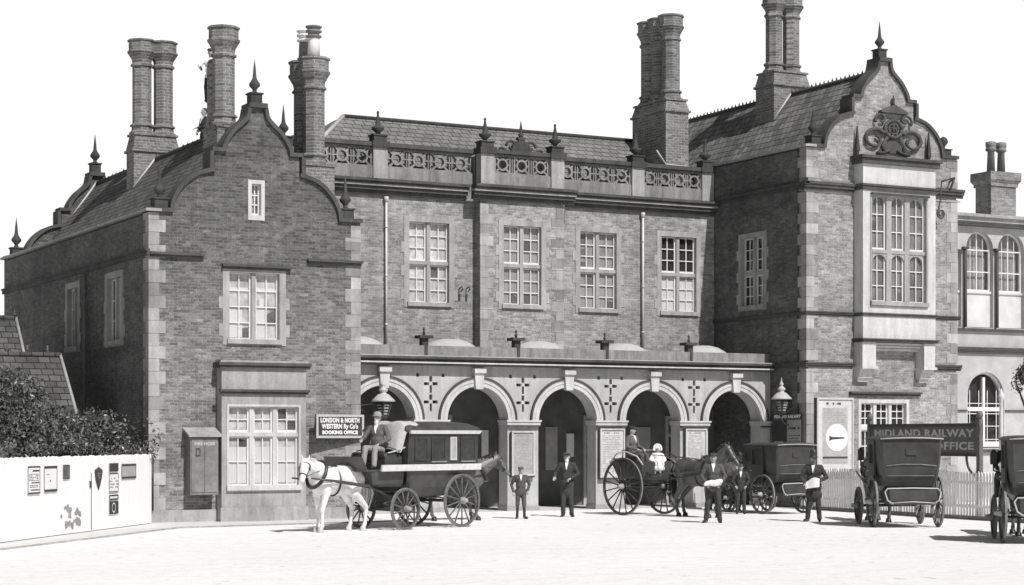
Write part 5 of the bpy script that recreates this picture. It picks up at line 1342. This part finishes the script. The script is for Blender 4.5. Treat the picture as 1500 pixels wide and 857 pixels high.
# ---- station omnibus -------------------------------------------------------------
t = empty('omnibus', tuple(BO), H(BH.x, BH.y), 'black horse-drawn station omnibus with a broad white waist band and large wheels', 'omnibus')
m = MB(); loftbox(m, [(.74, -.45, 1.5, .50), (.95, -.60, 1.66, .60), (1.33, -.66, 1.72, .68), (1.46, -.67, 1.73, .70), (2.22, -.68, 1.70, .72)]); body = m.build('coach_body', M['coach'], t)
m = MB(); loftbox(m, [(2.221, -.72, 1.80, .76), (2.25, -.74, 1.82, .78), (2.33, -.70, 1.78, .72), (2.42, -.55, 1.62, .50), (2.45, -.3, 1.4, .3)], .08); rf = m.build('roof', M['coachtop'], t)
for sg in (1, -1):
    m = MB(); m.hexa([(-.64, sg*.735-.03, 2.17), (1.72, sg*.735-.03, 2.17), (1.72, sg*.735+.03, 2.17), (-.64, sg*.735+.03, 2.17)], [(-.70, sg*.75-.04, 2.25), (1.76, sg*.75-.04, 2.25), (1.76, sg*.75+.04, 2.25), (-.70, sg*.75+.04, 2.25)]); m.build('cornice_board', M['band'], rf)
    m = MB(); m.hexa([(-.69, sg*.73-.025, 1.33), (2.66, sg*.73-.025, 1.33), (2.66, sg*.73+.025, 1.33), (-.69, sg*.73+.025, 1.33)], [(-.69, sg*.745-.025, 1.475), (2.66, sg*.745-.025, 1.475), (2.66, sg*.745+.025, 1.475), (-.69, sg*.745+.025, 1.475)]); m.build('waist_band', M['band'], t)
    for k, (xa, xb) in enumerate(((-.52, .0), (.14, .36), (.52, 1.0), (1.12, 1.56))):
        yy = .735
        m = MB(); m.poly(rect(xa, xb, 1.56, 2.10), [rect(xa+.04, xb-.04, 1.60, 2.06)], lambda u_, v, w: (u_, w*sg, v), .70, yy); wn = m.build('window', M['liner' if k == 1 else 'coach'], t)
        m = MB(); m.poly(rect(xa+.03, xb-.03, 1.59, 2.07), [], lambda u_, v, w: (u_, w*sg, v), .718, .722); m.build('pane', M['leather'] if k != 1 else M['papergrey'], wn)
m = MB(); m.box(-.5, .0, .737, .745, 1.52, 1.545); m.box(.5, 1.02, .737, .745, 1.52, 1.545); m.build('window_ledge', M['greyink'], body)
m = MB(); m.box(-.70, -.675, -.35, .35, .85, 2.1); dr = m.build('rear_door', M['coach'], t); m = MB(); m.box(-.708, -.701, -.24, .24, 1.55, 2.02); m.build('pane', M['leather'], dr); m = MB(); m.tube([(-.72, .28, 1.3), (-.74, .22, 1.3)], .014, 6); m.build('handle', M['liner'], dr)
m = MB(); m.box(-1.0, -.70, -.36, .36, .48, .52); m.tube([(-.7, .34, .8), (-.95, .34, .5)], .016, 5); m.tube([(-.7, -.34, .8), (-.95, -.34, .5)], .016, 5); m.build('rear_step', M['iron'], t)
m = MB(); loftbox(m, [(.98, 1.74, 2.5, .50), (1.05, 1.74, 2.72, .56), (1.32, 1.74, 2.80, .60)]); m.box(1.74, 3.0, -.60, .60, 1.325, 1.37); m.hexa([(2.96, -.6, 1.371), (3.0, -.6, 1.371), (3.0, .6, 1.371), (2.96, .6, 1.371)], [(3.14, -.6, 1.66), (3.17, -.6, 1.66), (3.17, .6, 1.66), (3.14, .6, 1.66)]); fb = m.build('front_boot', M['coach'], t)
m = MB(); loftbox(m, [(1.371, 1.80, 2.34, .58), (1.66, 1.80, 2.34, .58)]); st_ = m.build('driver_seat', M['coach'], t); m = MB(); loftbox(m, [(1.661, 1.82, 2.36, .57), (1.73, 1.84, 2.35, .55), (1.75, 1.9, 2.3, .5)]); m.build('cushion', M['leather'], st_)
m = MB()
for sg in (1, -1): m.tube([(2.3, sg*.58, 1.74), (1.95, sg*.6, 1.80), (1.76, sg*.6, 1.86)], .016, 6)
m.tube([(1.76, -.6, 1.86), (1.76, .6, 1.86)], .016, 6); m.build('seat_rail', M['liner'], st_)
m = MB(); m.tube([(1.85, -.66, .47), (1.85, .66, .47)], .035, 8); m.build('axle', M['iron'], t); m = MB(); m.tube([(0, -.7, .61), (0, .7, .61)], .035, 8); ax = m.build('axle', M['iron'], t)
m = MB()
for sg in (1, -1): spring(m, -.6, .6, sg*.5, .72); spring(m, 1.4, 2.3, sg*.45, .60)
m.build('spring', M['iron'], ax)
m = MB(); m.tube([(1.85-.36*math.cos(a*.449), .36*math.sin(a*.449), .88) for a in range(14)], .03, 6, closed=True); m.tube([(0, 0, .70), (1.85, 0, .78)], .04, 6); m.build('turntable', M['iron'], t)
for y_, o_ in ((.76, 1), (-.76, -1)): wheel(t, 0, y_, .62, 14, 'wheel', .085, o_)
for y_, o_ in ((.70, 1), (-.70, -1)): wheel(t, 1.85, y_, .475, 12, 'wheel', .075, o_)
for sg in (1, -1):
    m = MB(); m.tube([(2.1, sg*.40, .75), (2.7, sg*.40, 1.0), (3.6, sg*.38, 1.12), (4.4, sg*.30, 1.2)], [.032, .032, .028, .02], 6); m.build('shaft', M['coach'], t)
# tarpaulin heaped on the front of the omnibus roof
mb = MB(); rd = random.Random(2); nx_, ny_ = 18, 16; v = []
for i in range(nx_+1):
    for j in range(ny_+1):
        u_ = i/nx_; w_ = j/ny_; x_ = 1.40+u_*.62; y_ = -.30+w_*.98
        z_ = 2.43 + .025*math.sin(w_*9+u_*3)+.03*noise.noise(Vector((u_*5, w_*5, 2)))
        if x_ > 1.80: z_ -= (x_-1.80)*2.6
        if y_ > .56: z_ -= (y_-.56)*1.3*(.4+u_)
        v.append((x_, y_, max(z_, 1.80)))
f = [(i*(ny_+1)+j, (i+1)*(ny_+1)+j, (i+1)*(ny_+1)+j+1, i*(ny_+1)+j+1) for i in range(nx_) for j in range(ny_)]
n0 = len(v); v2 = [(a, b, c-.05) for a, b, c in v]; f2 = [tuple(k+n0 for k in reversed(q)) for q in f]
mb.add(v+v2, f+f2, None, True)
tp = mb.build('tarpaulin', M['canvas']); tp.location = tuple(BO); tp.rotation_euler = (0, 0, H(BH.x, BH.y)); tag(tp, 'light cloth heaped over the front of the omnibus roof behind the driver', 'cloth')

# ---- high two wheeled gig --------------------------------------------------------
t = empty('dog_cart', tuple(DO), H(DH.x, DH.y), 'high two wheeled dog cart with very large spoked wheels before the central arches', 'cart')
m = MB(); loftbox(m, [(.98, -.50, .45, .46), (1.05, -.55, .55, .50), (1.42, -.66, .55, .56)]); bd = m.build('cart_body', M['coach'], t)
m = MB(); m.box(-.66, .50, -.60, .60, 1.421, 1.45); m.build('top_rail', M['coachtop'], bd)
m = MB(); m.box(-.25, .30, -.54, .54, 1.451, 1.54); m.build('seat', M['leather'], t)
m = MB(); m.box(-.62, -.28, -.54, .54, 1.451, 1.52); m.build('seat', M['leather'], t)
m = MB(); m.tube([(-.24, -.56, 1.5), (-.24, -.56, 1.74), (-.24, .56, 1.74), (-.24, .56, 1.5)], .015, 6); m.build('seat_rail', M['greyink'], t)
m = MB(); m.hexa([(.55, -.5, .95), (.58, -.5, .95), (.58, .5, .95), (.55, .5, .95)], [(.70, -.5, 1.12), (.73, -.5, 1.12), (.73, .5, 1.12), (.70, .5, 1.12)]); m.build('dashboard', M['leather'], t)
m = MB(); m.tube([(0, -.74, .775), (0, .74, .775)], .03, 8); ax = m.build('axle', M['iron'], t)
m = MB()
for sg in (1, -1): spring(m, -.5, .5, sg*.45, .88)
m.build('spring', M['iron'], ax)
m = MB(); m.box(.38, .8, .48, .60, .60, .63); m.tube([(.5, .5, .98), (.55, .55, .62)], .014, 5); m.build('step', M['liner'], t)
wheel(t, 0, -.76, .775, 16, 'wheeldark', .08, -1); wheel(t, 0, .76, .775, 16, 'wheeldark', .08, 1)
for sg in (1, -1):
    m = MB(); m.tube([(-.5, sg*.36, 1.0), (.5, sg*.38, 1.02), (1.2, sg*.40, 1.13), (2.0, sg*.38, 1.17), (2.85, sg*.30, 1.26)], [.025, .028, .028, .026, .018], 6); m.build('shaft', M['coach'], t)
for sg in (1, -1):
    m = MB(); m.tube([(-.62, sg*.66, 1.40), (-.3, sg*.70, 1.66), (.1, sg*.72, 1.70), (.5, sg*.70, 1.58), (.68, sg*.66, 1.36)], .02, 6); m.build('mudguard', M['liner' if sg < 0 else 'coach'], t)

# ---- people ------------------------------------------------------------------------
def V3(p): return Vector(p)
def person(loc, face, label, h=1.72, top='cloth_d', legs='cloth_d', hat='cap', hz=.92, lean=0.0, armL=None, armR=None, legL=None, legR=None, coat=.12,
           beard=None, shirt=True, hairm='hair', name='person', hatm=None, bulk=1.0, knick=False, look=0.0, hatband=False, zoff=0.0):
    sc = h/1.75
    t = empty(name, (loc[0], loc[1], loc[2] if len(loc) > 2 else 0), face, label, 'person'); t.scale = (sc, sc, sc)
    hip = V3((0, 0, hz)); up = V3((math.sin(lean), 0, math.cos(lean))); fw = V3((math.cos(lean), 0, -math.sin(lean)))
    def T(x, y, z): return hip+up*z+fw*x+V3((0, y, 0))
    sh = {1: T(0, .185, .50), -1: T(0, -.185, .50)}
    arms = {1: armL or [T(-.04, .27, .22), T(.05, .25, -.03)], -1: armR or [T(-.04, -.27, .22), T(.05, -.25, -.03)]}
    arms = {k: [V3(p) for p in a] for k, a in arms.items()}
    lg = {1: legL or [(.02, .11, .50), (-.02, .12, .09), 8], -1: legR or [(.02, -.11, .50), (-.02, -.12, .09), -8]}
    neck = T(-.01, 0, .55); hc = T(.02, 0, .715)
    b = MB(); B = bulk
    b.ball(hip+up*.02, (.115*B, .16*B, .13), 14); b.ball(T(.0, 0, .2), (.105*B, .135*B, .17), 14); b.ball(T(.0, 0, .38), (.115*B, .165*B, .18), 14); b.cap(sh[1], sh[-1], .062)
    b.cap(neck-up*.04, hc-up*.04, .057, .055); b.ball(hc, (.094, .076, .115), 18); b.ball(hc+V3((.02, 0, -.065)), (.062, .055, .055), 12)
    cl, sl_ = math.cos(look), math.sin(look)
    b.cap(hc+V3((.085, 0, .015)), hc+V3((.108, 0, -.028)), .012, .018, 8); b.ball(hc+V3((.075, 0, .028)), (.022, .052, .012), 10); b.ball(hc+V3((.082, 0, -.062)), (.014, .024, .008), 8)
    for sg in (1, -1):
        b.ball(hc+V3((-.005, sg*.08, -.005)), (.018, .012, .03), 8)
        el, wr = arms[sg]
        b.cap(sh[sg], el, .05, .04); b.cap(el, wr, .04, .027)
        d = (wr-el).normalized(); sv = d.cross(V3((0, 0, 1)));  sv = sv.normalized() if sv.length > .2 else V3((1, 0, 0)); c = -sv.cross(d).normalized()
        if c.dot(V3((-1, -sg, -.3))) < 0: c = -c
        pm = wr+d*.05
        for q in (-1, 0, 1): b.cap(wr+d*.01+sv*q*.012, wr+d*.08+sv*q*.024, .016, .015, 8)
        for q, ln in ((-1.5, .85), (-.5, 1.0), (.5, 1.06), (1.5, .95)):
            p0 = wr+d*.082+sv*q*.0195; p1 = p0+(d*.9+c*.35).normalized()*.036*ln; p2 = p1+(d*.45+c*.85).normalized()*.026*ln; p3 = p2+(d*.0+c).normalized()*.018*ln
            b.cap(p0, p1, .0098, .0092, 8); b.cap(p1, p2, .0092, .0086, 8); b.cap(p2, p3, .0086, .0078, 8)
        s2 = sv if sv.dot(V3((1, 0, .3))) > 0 else -sv
        q0_ = wr+d*.028+s2*.026; q1_ = q0_+(d*.75+s2*.65+c*.25).normalized()*.04; q2_ = q1_+(d*.85+c*.5).normalized()*.03
        b.cap(q0_, q1_, .0125, .011, 8); b.cap(q1_, q2_, .0105, .009, 8)
        kn, an, ta = lg[sg]; kn = V3(kn); an = V3(an); hp_ = hip+V3((0, sg*.085, -.02))
        b.cap(hp_, kn, .085, .055); b.cap(kn, kn.lerp(an, .35)+V3((-.01, 0, 0)), .054, .055); b.cap(kn.lerp(an, .35)+V3((-.01, 0, 0)), an, .055, .035)
        td = V3((math.cos(R(ta)), math.sin(R(ta)), 0)); b.cap(an+V3((0, 0, -.04)), an+td*.15+V3((0, 0, -.055)), .036, .03, 8)
    remeshed(b, 'body', M['skin'], t, .0095, 2)
    e = MB()
    for sg in (1, -1): e.ball(hc+V3((.084, sg*.03, .012)), (.008, .013, .008), 8)
    e.build('eyes', M['ink'], t)
    e = MB(); e.ball(hc+V3((.089, 0, -.055)), (.008, .022, .004), 8); e.build('mouth', M['greyink'], t)
    # hair
    hr = MB(); hr.ball(hc+V3((-.02, 0, .03)), (.092, .083, .10), 14); hr.build('hair', M[hairm], t)
    # jacket
    j = MB(); k = .022
    j.ball(T(.0, 0, .38), (.118*B+k, .168*B+k, .17), 14); j.ball(T(.005, 0, .2), (.112*B+k, .142*B+k, .19), 14); j.cap(sh[1]+V3((0, -.01, .0)), sh[-1]+V3((0, .01, 0)), .074)
    j.ball(hip+up*.03, (.12*B+k, .162*B+k, .12), 14); j.cap(neck-up*.06, neck+up*.005, .075, .066)
    seated = abs(V3(lg[1][0]).z-hz) < .2
    if not seated and coat > .05:
        zz = hz
        j.ball(V3((0, 0, hz-.03)), (.125*B+k, .165*B+k, .14), 14)
        if coat > .2: j.ball(V3((-.01, 0, hz-.22)), (.14*B, .19*B, .2), 14)
    for sg in (1, -1):
        el, wr = arms[sg]; j.cap(sh[sg], el, .068, .056); j.cap(el, wr.lerp(el, .05), .056, .045)
    remeshed(j, 'jacket', M[top], t, .015, 3, .008, 11)
    # trousers
    p = MB()
    p.ball(hip+V3((0, 0, -.01)), (.125*B, .165*B, .12), 14)
    for sg in (1, -1):
        kn, an, ta = lg[sg]; kn = V3(kn); an = V3(an); hp_ = hip+V3((0, sg*.085, -.02))
        p.cap(hp_, kn, .10, .072)
        if knick: p.cap(kn, kn.lerp(an, .22), .08, .062)
        else: p.cap(kn, an+V3((0, 0, .0)), .074, .064)
    remeshed(p, 'trousers', M[legs], t, .015, 3, .007, 12)
    for sg in (1, -1):
        kn, an, ta = lg[sg]; an = V3(an); kn = V3(kn); td = V3((math.cos(R(ta)), math.sin(R(ta)), 0)); s = MB()
        s.cap(an+V3((-.02, 0, .02 if not knick else .10)), an+V3((-.02, 0, -.035)), .048, .05, 10); s.cap(an+V3((-.03, 0, -.045)), an+td*.16+V3((0, 0, -.052)), .045, .037, 10); s.cap(an+td*.08+V3((0, 0, -.04)), an+td*.12+V3((0, 0, -.05)), .043, .04, 10)
        if knick: s.cap(kn.lerp(an, .3), an, .052, .045, 10)
        remeshed(s, 'boot' if not knick else 'stocking_and_boot', M['boot'], t, .012, 2)
    if shirt:
        s = MB(); xs_ = [(.36, .150*B-.002, .006), (.40, .150*B+.001, .012), (.45, .140*B+.002, .022), (.50, .118*B+.004, .034), (.57, .082, .045)]
        v = []
        for zz, xx, ww_ in xs_: v += [T(xx-.03, -ww_, zz), T(xx-.03, ww_, zz), T(xx, ww_, zz), T(xx, -ww_, zz)]
        f = [(0, 1, 2, 3), (19, 18, 17, 16)]+[(4*i+k, 4*i+(k+1) % 4, 4*i+4+(k+1) % 4, 4*i+4+k) for i in range(4) for k in range(4)]
        s.add(v, f); s.build('shirt_front', M['linen'], t)
        s = MB(); s.lathe([(.062, 0), (.060, .035)], 14, Matrix.Translation(neck+up*.005)); s.build('collar', M['linen'], t)
    if beard:
        s = MB(); s.ball(hc+V3((.055, 0, -.085)), (.045, .058, .055), 12); s.ball(hc+V3((.06, 0, -.13)), (.035, .04, .05), 10); s.ball(hc+V3((.095, 0, -.045)), (.015, .036, .012), 8)
        remeshed(s, 'beard', M[beard], t, .01, 2, .003, 30)
    ht = MB(); hm = hatm or 'cloth_d'
    if hat == 'cap':
        ht.ball(hc+V3((-.005, 0, .075)), (.118, .105, .055), 16); ht.ball(hc+V3((.095, 0, .055)), (.055, .065, .010), 12); ht.ball(hc+V3((0, 0, .05)), (.102, .088, .03), 14)
        remeshed(ht, 'cap', M[hm], t, .01, 2)
    elif hat == 'peaked':
        ht.lathe([(.09, .04), (.092, .085), (.118, .10), (.115, .115), (.02, .125)], 18, Matrix.Translation(hc)); ht.ball(hc+V3((.10, 0, .045)), (.05, .062, .008), 12); ht.build('peaked_cap', M[hm], t)
    elif hat == 'top':
        ht.lathe([(.15, .045), (.155, .052), (.10, .06), (.093, .08), (.088, .15), (.098, .235), (.09, .24), (.01, .242)], 20, Matrix.Translation(hc) @ Matrix.Scale(1.12, 4, (1, 0, 0))); ht.build('top_hat', M[hm], t)
    elif hat == 'bowler':
        ht.lathe([(.13, .05), (.14, .062), (.098, .058), (.096, .09), (.085, .13), (.055, .155), (.01, .165)], 20, Matrix.Translation(hc) @ Matrix.Scale(1.15, 4, (1, 0, 0))); ht.build('round_hat', M[hm], t)
    return t
def face_cam(x, y): return math.atan2(-47.4-y, -x)
# the boy
person((23.50, -4.05), face_cam(23.5, -4.0)+.05, 'boy in cap, white collar and knickerbockers standing with his hands at his pockets', h=1.33, top='cloth_b', legs='cloth_b', hatm='cloth_m',
       armL=[(-.05, .29, 1.17), (.06, .23, .95)], armR=[(-.08, -.31, 1.15), (.03, -.25, .90)], legL=[(.03, .11, .50), (.05, .12, .09), 35], legR=[(.02, -.11, .50), (-.02, -.12, .09), -14], knick=True, bulk=1.08)
# station man with a cap
pp = person((25.15, -3.55), face_cam(25.15, -3.55)-.1, 'railwayman in peaked cap and dark uniform standing before the middle arch', h=1.68, hat='peaked', hatm='cloth_m', beard='hairw', coat=.25,
       armL=[(-.03, .30, 1.18), (.22, .12, 1.06)], armR=[(-.05, -.32, 1.20), (.10, -.33, 1.10)], legL=[(.03, .11, .50), (.0, .13, .09), 22], legR=[(.05, -.09, .50), (.03, -.10, .09), -8], lean=-.03)
# man with folded newspapers
px_, py_ = 26.51, -8.36
person((px_, py_), face_cam(px_, py_), 'man in dark jacket and white neckcloth holding a pale bundle at his waist', h=1.70, top='cloth_b', legs='cloth_d', hat='cap', hatm='cloth_d',
       armL=[(.0, .30, 1.16), (.20, .17, 1.0)], armR=[(.0, -.30, 1.16), (.20, -.17, 1.0)], legL=[(.02, .13, .50), (0, .16, .09), 10], legR=[(.02, -.14, .50), (-.02, -.18, .09), -25])
def held(name, loc, ang, mb, mat, label, cat):
    o = mb.build(name, M[mat]); o.location = loc; o.rotation_euler = (0, 0, ang); return tag(o, label, cat)
mb = MB(); mb.ball((.29, 0, .98), (.06, .21, .075), 16); mb.cap((.30, -.18, .95), (.30, .17, 1.03), .05, .06)
o = remeshed(mb, 'bundle', M['linen'], None, .014, 2, .01, 8); a = face_cam(px_, py_); o.location = (px_, py_, 0); o.rotation_euler = (0, 0, a); tag(o, 'pale bundle held in both hands by the man before the gig horse', 'bundle')
# man in a top hat with a newspaper
px_, py_ = 29.10, -8.95; a = face_cam(px_, py_)-.12
person((px_, py_), a, 'stout man in a top hat and frock coat looking up from a newspaper', h=1.66, hat='top', hatm='leather', coat=.3, bulk=1.18,
       armL=[(.0, .33, 1.16), (.24, .16, 1.06)], armR=[(.02, -.33, 1.16), (.24, -.20, 1.0)], legL=[(.02, .12, .50), (0, .15, .09), 10], legR=[(.02, -.12, .50), (-.02, -.16, .09), -25], beard='cloth_m')
mb = MB(); nx_ = 10; v = []
for i in range(nx_+1):
    u_ = i/nx_; y_ = .18-.34*u_
    for zz in (0, 1): v.append((.33+.025*math.sin(u_*5)-.05*zz, y_, .87+.05*u_+zz*(.20+.05*math.sin(u_*4))-.10*u_))
f = [(2*i, 2*i+2, 2*i+3, 2*i+1) for i in range(nx_)]; n0 = len(v); v += [(x_+.006, y_, z_) for x_, y_, z_ in v]; f += [tuple(k+n0 for k in q) for q in f]
mb.add(v, f); held('newspaper', (px_, py_, 0), a, mb, 'paper', 'open white newspaper in the hands of the man in a top hat', 'newspaper')
# omnibus driver, seated
def on_bus(x, y, z): return tuple(BO+BH*x+Vector((-BH.y, BH.x, 0))*y+Vector((0, 0, z)))
person(on_bus(2.15, .12, .0), H(BH.x, BH.y)+.35, 'old white-bearded driver in tweed and pale trousers seated on the omnibus box', h=1.70, top='cloth_m', legs='cloth_l', hat='bowler', hatm='cloth_l', beard='hairw', hairm='hairw', hz=1.88, shirt=True,
       armL=[(.02, .30, 2.12), (.25, .14, 2.00)], armR=[(.10, -.30, 2.14), (.36, -.24, 2.10)], legL=[(.43, .12, 1.90), (.50, .13, 1.50), 5], legR=[(.43, -.12, 1.90), (.52, -.14, 1.50), -5])
# gig driver and child
def on_gig(x, y, z): return tuple(DO+DH*x+Vector((-DH.y, DH.x, 0))*y+Vector((0, 0, z)))
person(on_gig(-.05, -.38, .0), H(DH.x, DH.y)-.0+.2, 'driver in flat cap and grey jacket perched high on the dog cart', h=1.62, top='cloth_m', legs='cloth_b', hat='cap', hatm='cloth_d', hz=1.74,
       armL=[(.02, .28, 1.98), (.28, .16, 1.92)], armR=[(.02, -.28, 1.98), (.28, -.16, 1.92)], legL=[(.43, .12, 1.74), (.48, .12, 1.30), 5], legR=[(.43, -.12, 1.74), (.48, -.12, 1.30), -5])
# small child in white
cl_ = on_gig(.42, .12, .0)
t = empty('child', (cl_[0], cl_[1], 1.20), face_cam(*cl_[:2]), 'small child in a white bonnet and full white dress sitting in the dog cart', 'person')
b = MB(); b.ball((0, 0, .33), (.08, .10, .13), 12); b.ball((0, 0, .18), (.1, .12, .1), 12); b.cap((0, 0, .44), (.01, 0, .50), .035); b.ball((.01, 0, .57), (.078, .068, .09), 14); b.cap((.078, 0, .565), (.085, 0, .55), .011, .012, 8)
for sg in (1, -1):
    b.cap((0, sg*.10, .40), (.05, sg*.17, .28), .035, .03); b.cap((.05, sg*.17, .28), (.14, sg*.12, .22), .03, .022)
    for q in range(4): b.cap((.145, sg*.12+(q-1.5)*.012, .22), (.175, sg*.11+(q-1.5)*.013, .20-.004*q), .008, .007, 6)
    b.cap((.14, sg*.10, .225), (.165, sg*.085, .23), .009, .008, 6)
    b.cap((.04, sg*.06, .12), (.20, sg*.07, .10), .05, .04); b.cap((.20, sg*.07, .10), (.22, sg*.07, -.10), .035, .028); b.cap((.22, sg*.07, -.12), (.28, sg*.08, -.13), .028, .022)
remeshed(b, 'body', M['skin'], t, .009, 2)
b = MB(); b.ball((0, 0, .35), (.115, .14, .13), 12); b.ball((.05, 0, .17), (.20, .19, .14), 14); b.ball((.12, 0, .06), (.15, .2, .12), 12)
for sg in (1, -1): b.cap((0, sg*.11, .41), (.05, sg*.19, .28), .06, .055); b.cap((.05, sg*.19, .28), (.12, sg*.14, .24), .05, .04)
b.ball((0, 0, .43), (.13, .17, .05), 12)
remeshed(b, 'dress', M['linen'], t, .013, 3, .008, 14)
b = MB(); b.ball((-.02, 0, .60), (.10, .11, .11), 14)
for k in range(11): a = R(-20+k*22); b.ball((.045, .105*math.cos(a), .585+.115*math.sin(a)), .028, 8)
remeshed(b, 'bonnet', M['linen'], t, .011, 2, .005, 20)
b = MB(); b.ball((.085, .024, .575), (.006, .010, .006), 6); b.ball((.085, -.024, .575), (.006, .010, .006), 6); b.build('eyes', M['ink'], t)
# boy beside the cab
person((30.20, -4.25), face_cam(30.2, -4.2), 'boy in dark clothes half lost in shadow left of the cab by the last arch', h=1.36, top='cloth_d', legs='cloth_d', hat='cap', armL=[(.0, .29, 1.16), (.12, .18, 1.0)], armR=[(.0, -.29, 1.16), (.12, -.18, 1.0)])
# driver on the last cab
lc = Vector((27.22, -18.85, 0)); lh = Vector((.585, .81, 0)); ll = Vector((-.81, .585, 0)); q = lc+lh*1.18+ll*.52
person((q.x, q.y, 0), H(lh.x, lh.y)+.15, 'dark coated driver in a round hat on the cab at the right edge', h=1.66, top='cloth_d', legs='cloth_d', hat='bowler', hz=1.36,
       armL=[(.02, .28, 1.61), (.28, .16, 1.53)], armR=[(.02, -.28, 1.61), (.28, -.16, 1.53)], legL=[(.43, .12, 1.38), (.48, .12, .98), 5], legR=[(.43, -.12, 1.38), (.48, -.12, .98), -5])
# two workmen repairing the chimney on the left wing
person((17.62, 3.42, 9.56), face_cam(17.5, 3.2)-1.1, 'workman in shirt collar and waistcoat standing on the roof ridge beside the second chimney', h=1.62, top='cloth_d', legs='cloth_d', hat=None, hairm='hair',
       armL=[(.10, .24, 1.16), (.30, .14, 1.12)], armR=[(.02, -.28, 1.18), (.16, -.14, 1.05)])
person((17.28, 1.96, 10.93), face_cam(17, 2)-.2, 'workman in a white shirt high on a ladder behind the broken chimney shaft', h=1.60, top='linen', legs='cloth_d', hat='cap', shirt=False,
       armL=[(.10, .26, 1.22), (.30, .14, 1.20)], armR=[(.08, -.32, 1.24), (.28, -.24, 1.14)], legL=[(.06, .10, .50), (.0, .10, .09), 5], legR=[(.16, -.10, .62), (.06, -.10, .24), -5])
t = empty('ladder', (17.50, 2.2, 9.9), face_cam(17, 2), 'wooden ladder leaning behind the broken chimney shaft on the left roof', 'ladder')
for sg in (1, -1): m = MB(); m.tube([(-.15, sg*.19, -.1), (.32, sg*.19, 2.3)], .026, 6); m.build('stile', M['bark'], t)
for k in range(8): m = MB(); zz = .15+.27*k; xx = -.15+.47*(zz+.1)/2.4; m.tube([(xx, -.19, zz), (xx, .19, zz)], .016, 6); m.build('rung', M['bark'], t)

SUN, SKY, VIEW_GLOW, EXPO = 4.2, 0.05, 1.05, 0.0

# ================================================================== GROUND, SKY, SUN, CAMERA
m = MB(); m.add([(-900,-300,0),(1200,-300,0),(1200,1500,0),(-900,1500,0)], [(0,1,2,3)]); g_ = m.build('ground', M['ground']); tag(g_, kind='structure')
m = MB()
m.add([(p[0], p[1], .004) for p in [(2, -19.2), (14.1, -4.9), (20.3, -3.9), (20.3, -1.0), (14.3, -1.0), (1, -17.5)]], [(0,1,2,3,4,5)])
pv = m.build('pavement', M['pave']); tag(pv, kind='structure')
m = MB(); m.tube([(2, -19.2, -.01), (14.1, -4.9, -.01), (20.3, -3.9, -.01)], .05, 6); kb = m.build('kerb', M['stone']); tag(kb, kind='structure')

EL, AZ = R(47), R(5.7)
to_sun = Vector((math.cos(EL)*math.sin(AZ), -math.cos(EL)*math.cos(AZ), math.sin(EL)))
sl = bpy.data.lights.new('sun', 'SUN'); sl.energy = SUN; sl.angle = R(.55); sl.color = (1, .985, .96)
so = bpy.data.objects.new('sun', sl); col.objects.link(so); so.rotation_euler = to_sun.to_track_quat('Z', 'Y').to_euler(); so.location = (27, -40, 40)

w = bpy.data.worlds.new('World'); scene.world = w; w.use_nodes = True
nt = w.node_tree; nt.nodes.clear()
wo = nt.nodes.new('ShaderNodeOutputWorld'); bg = nt.nodes.new('ShaderNodeBackground'); bg.inputs[1].default_value = SKY
sky = nt.nodes.new('ShaderNodeTexSky'); sky.sky_type = 'NISHITA'; sky.sun_disc = False; sky.sun_elevation = EL; sky.sun_rotation = math.pi-AZ
sky.air_density = 1.2; sky.dust_density = 2.0
bw_ = nt.nodes.new('ShaderNodeRGBToBW'); nt.links.new(sky.outputs[0], bw_.inputs[0])      # black-and-white plate: only the sky's brightness
# added white bank round the view only; side walls stay dim
tc = nt.nodes.new('ShaderNodeTexCoord'); sp = nt.nodes.new('ShaderNodeSeparateXYZ'); nt.links.new(tc.outputs['Generated'], sp.inputs[0])
dt = nt.nodes.new('ShaderNodeVectorMath'); dt.operation = 'DOT_PRODUCT'; nt.links.new(tc.outputs['Generated'], dt.inputs[0]); dt.inputs[1].default_value = (.47, .88, 0)
azf = ramp(nt, dt.outputs['Value'], .55, .80, 0, 1); elf = ramp(nt, sp.outputs[2], .26, .42, 1, 0)
for l in (azf, elf): pass
cl = math_(nt, 'MULTIPLY', azf, elf, True)
nz = noise_(nt, tc.outputs['Generated'], 3.0, 3)
cv = math_(nt, 'MULTIPLY', ramp(nt, nz, .3, .7, .97, 1.03), VIEW_GLOW/SKY)
mx = nt.nodes.new('ShaderNodeMix'); mx.data_type = 'FLOAT'; nt.links.new(cl, mx.inputs[0]); nt.links.new(bw_.outputs[0], mx.inputs[2]); nt.links.new(cv, mx.inputs[3])
cc = nt.nodes.new('ShaderNodeCombineColor')
for i in range(3): nt.links.new(mx.outputs[0], cc.inputs[i])
nt.links.new(cc.outputs[0], bg.inputs[0]); nt.links.new(bg.outputs[0], wo.inputs[0])

cam = bpy.data.cameras.new('camera'); co = bpy.data.objects.new('camera', cam); col.objects.link(co)
cam.sensor_width = 36; cam.lens = 2816/1500*36; cam.clip_end = 4000; cam.clip_start = .5
co.location = (0, -47.4, 2.1); co.rotation_euler = (R(90), 0, -R(28.2)); cam.shift_y = 211.5/1500
scene.camera = co
scene.view_settings.view_transform = 'Standard'; scene.view_settings.look = 'None'; scene.view_settings.gamma = 1
scene.view_settings.exposure = EXPO; scene.view_settings.use_curve_mapping = False
scene.render.engine = 'CYCLES'
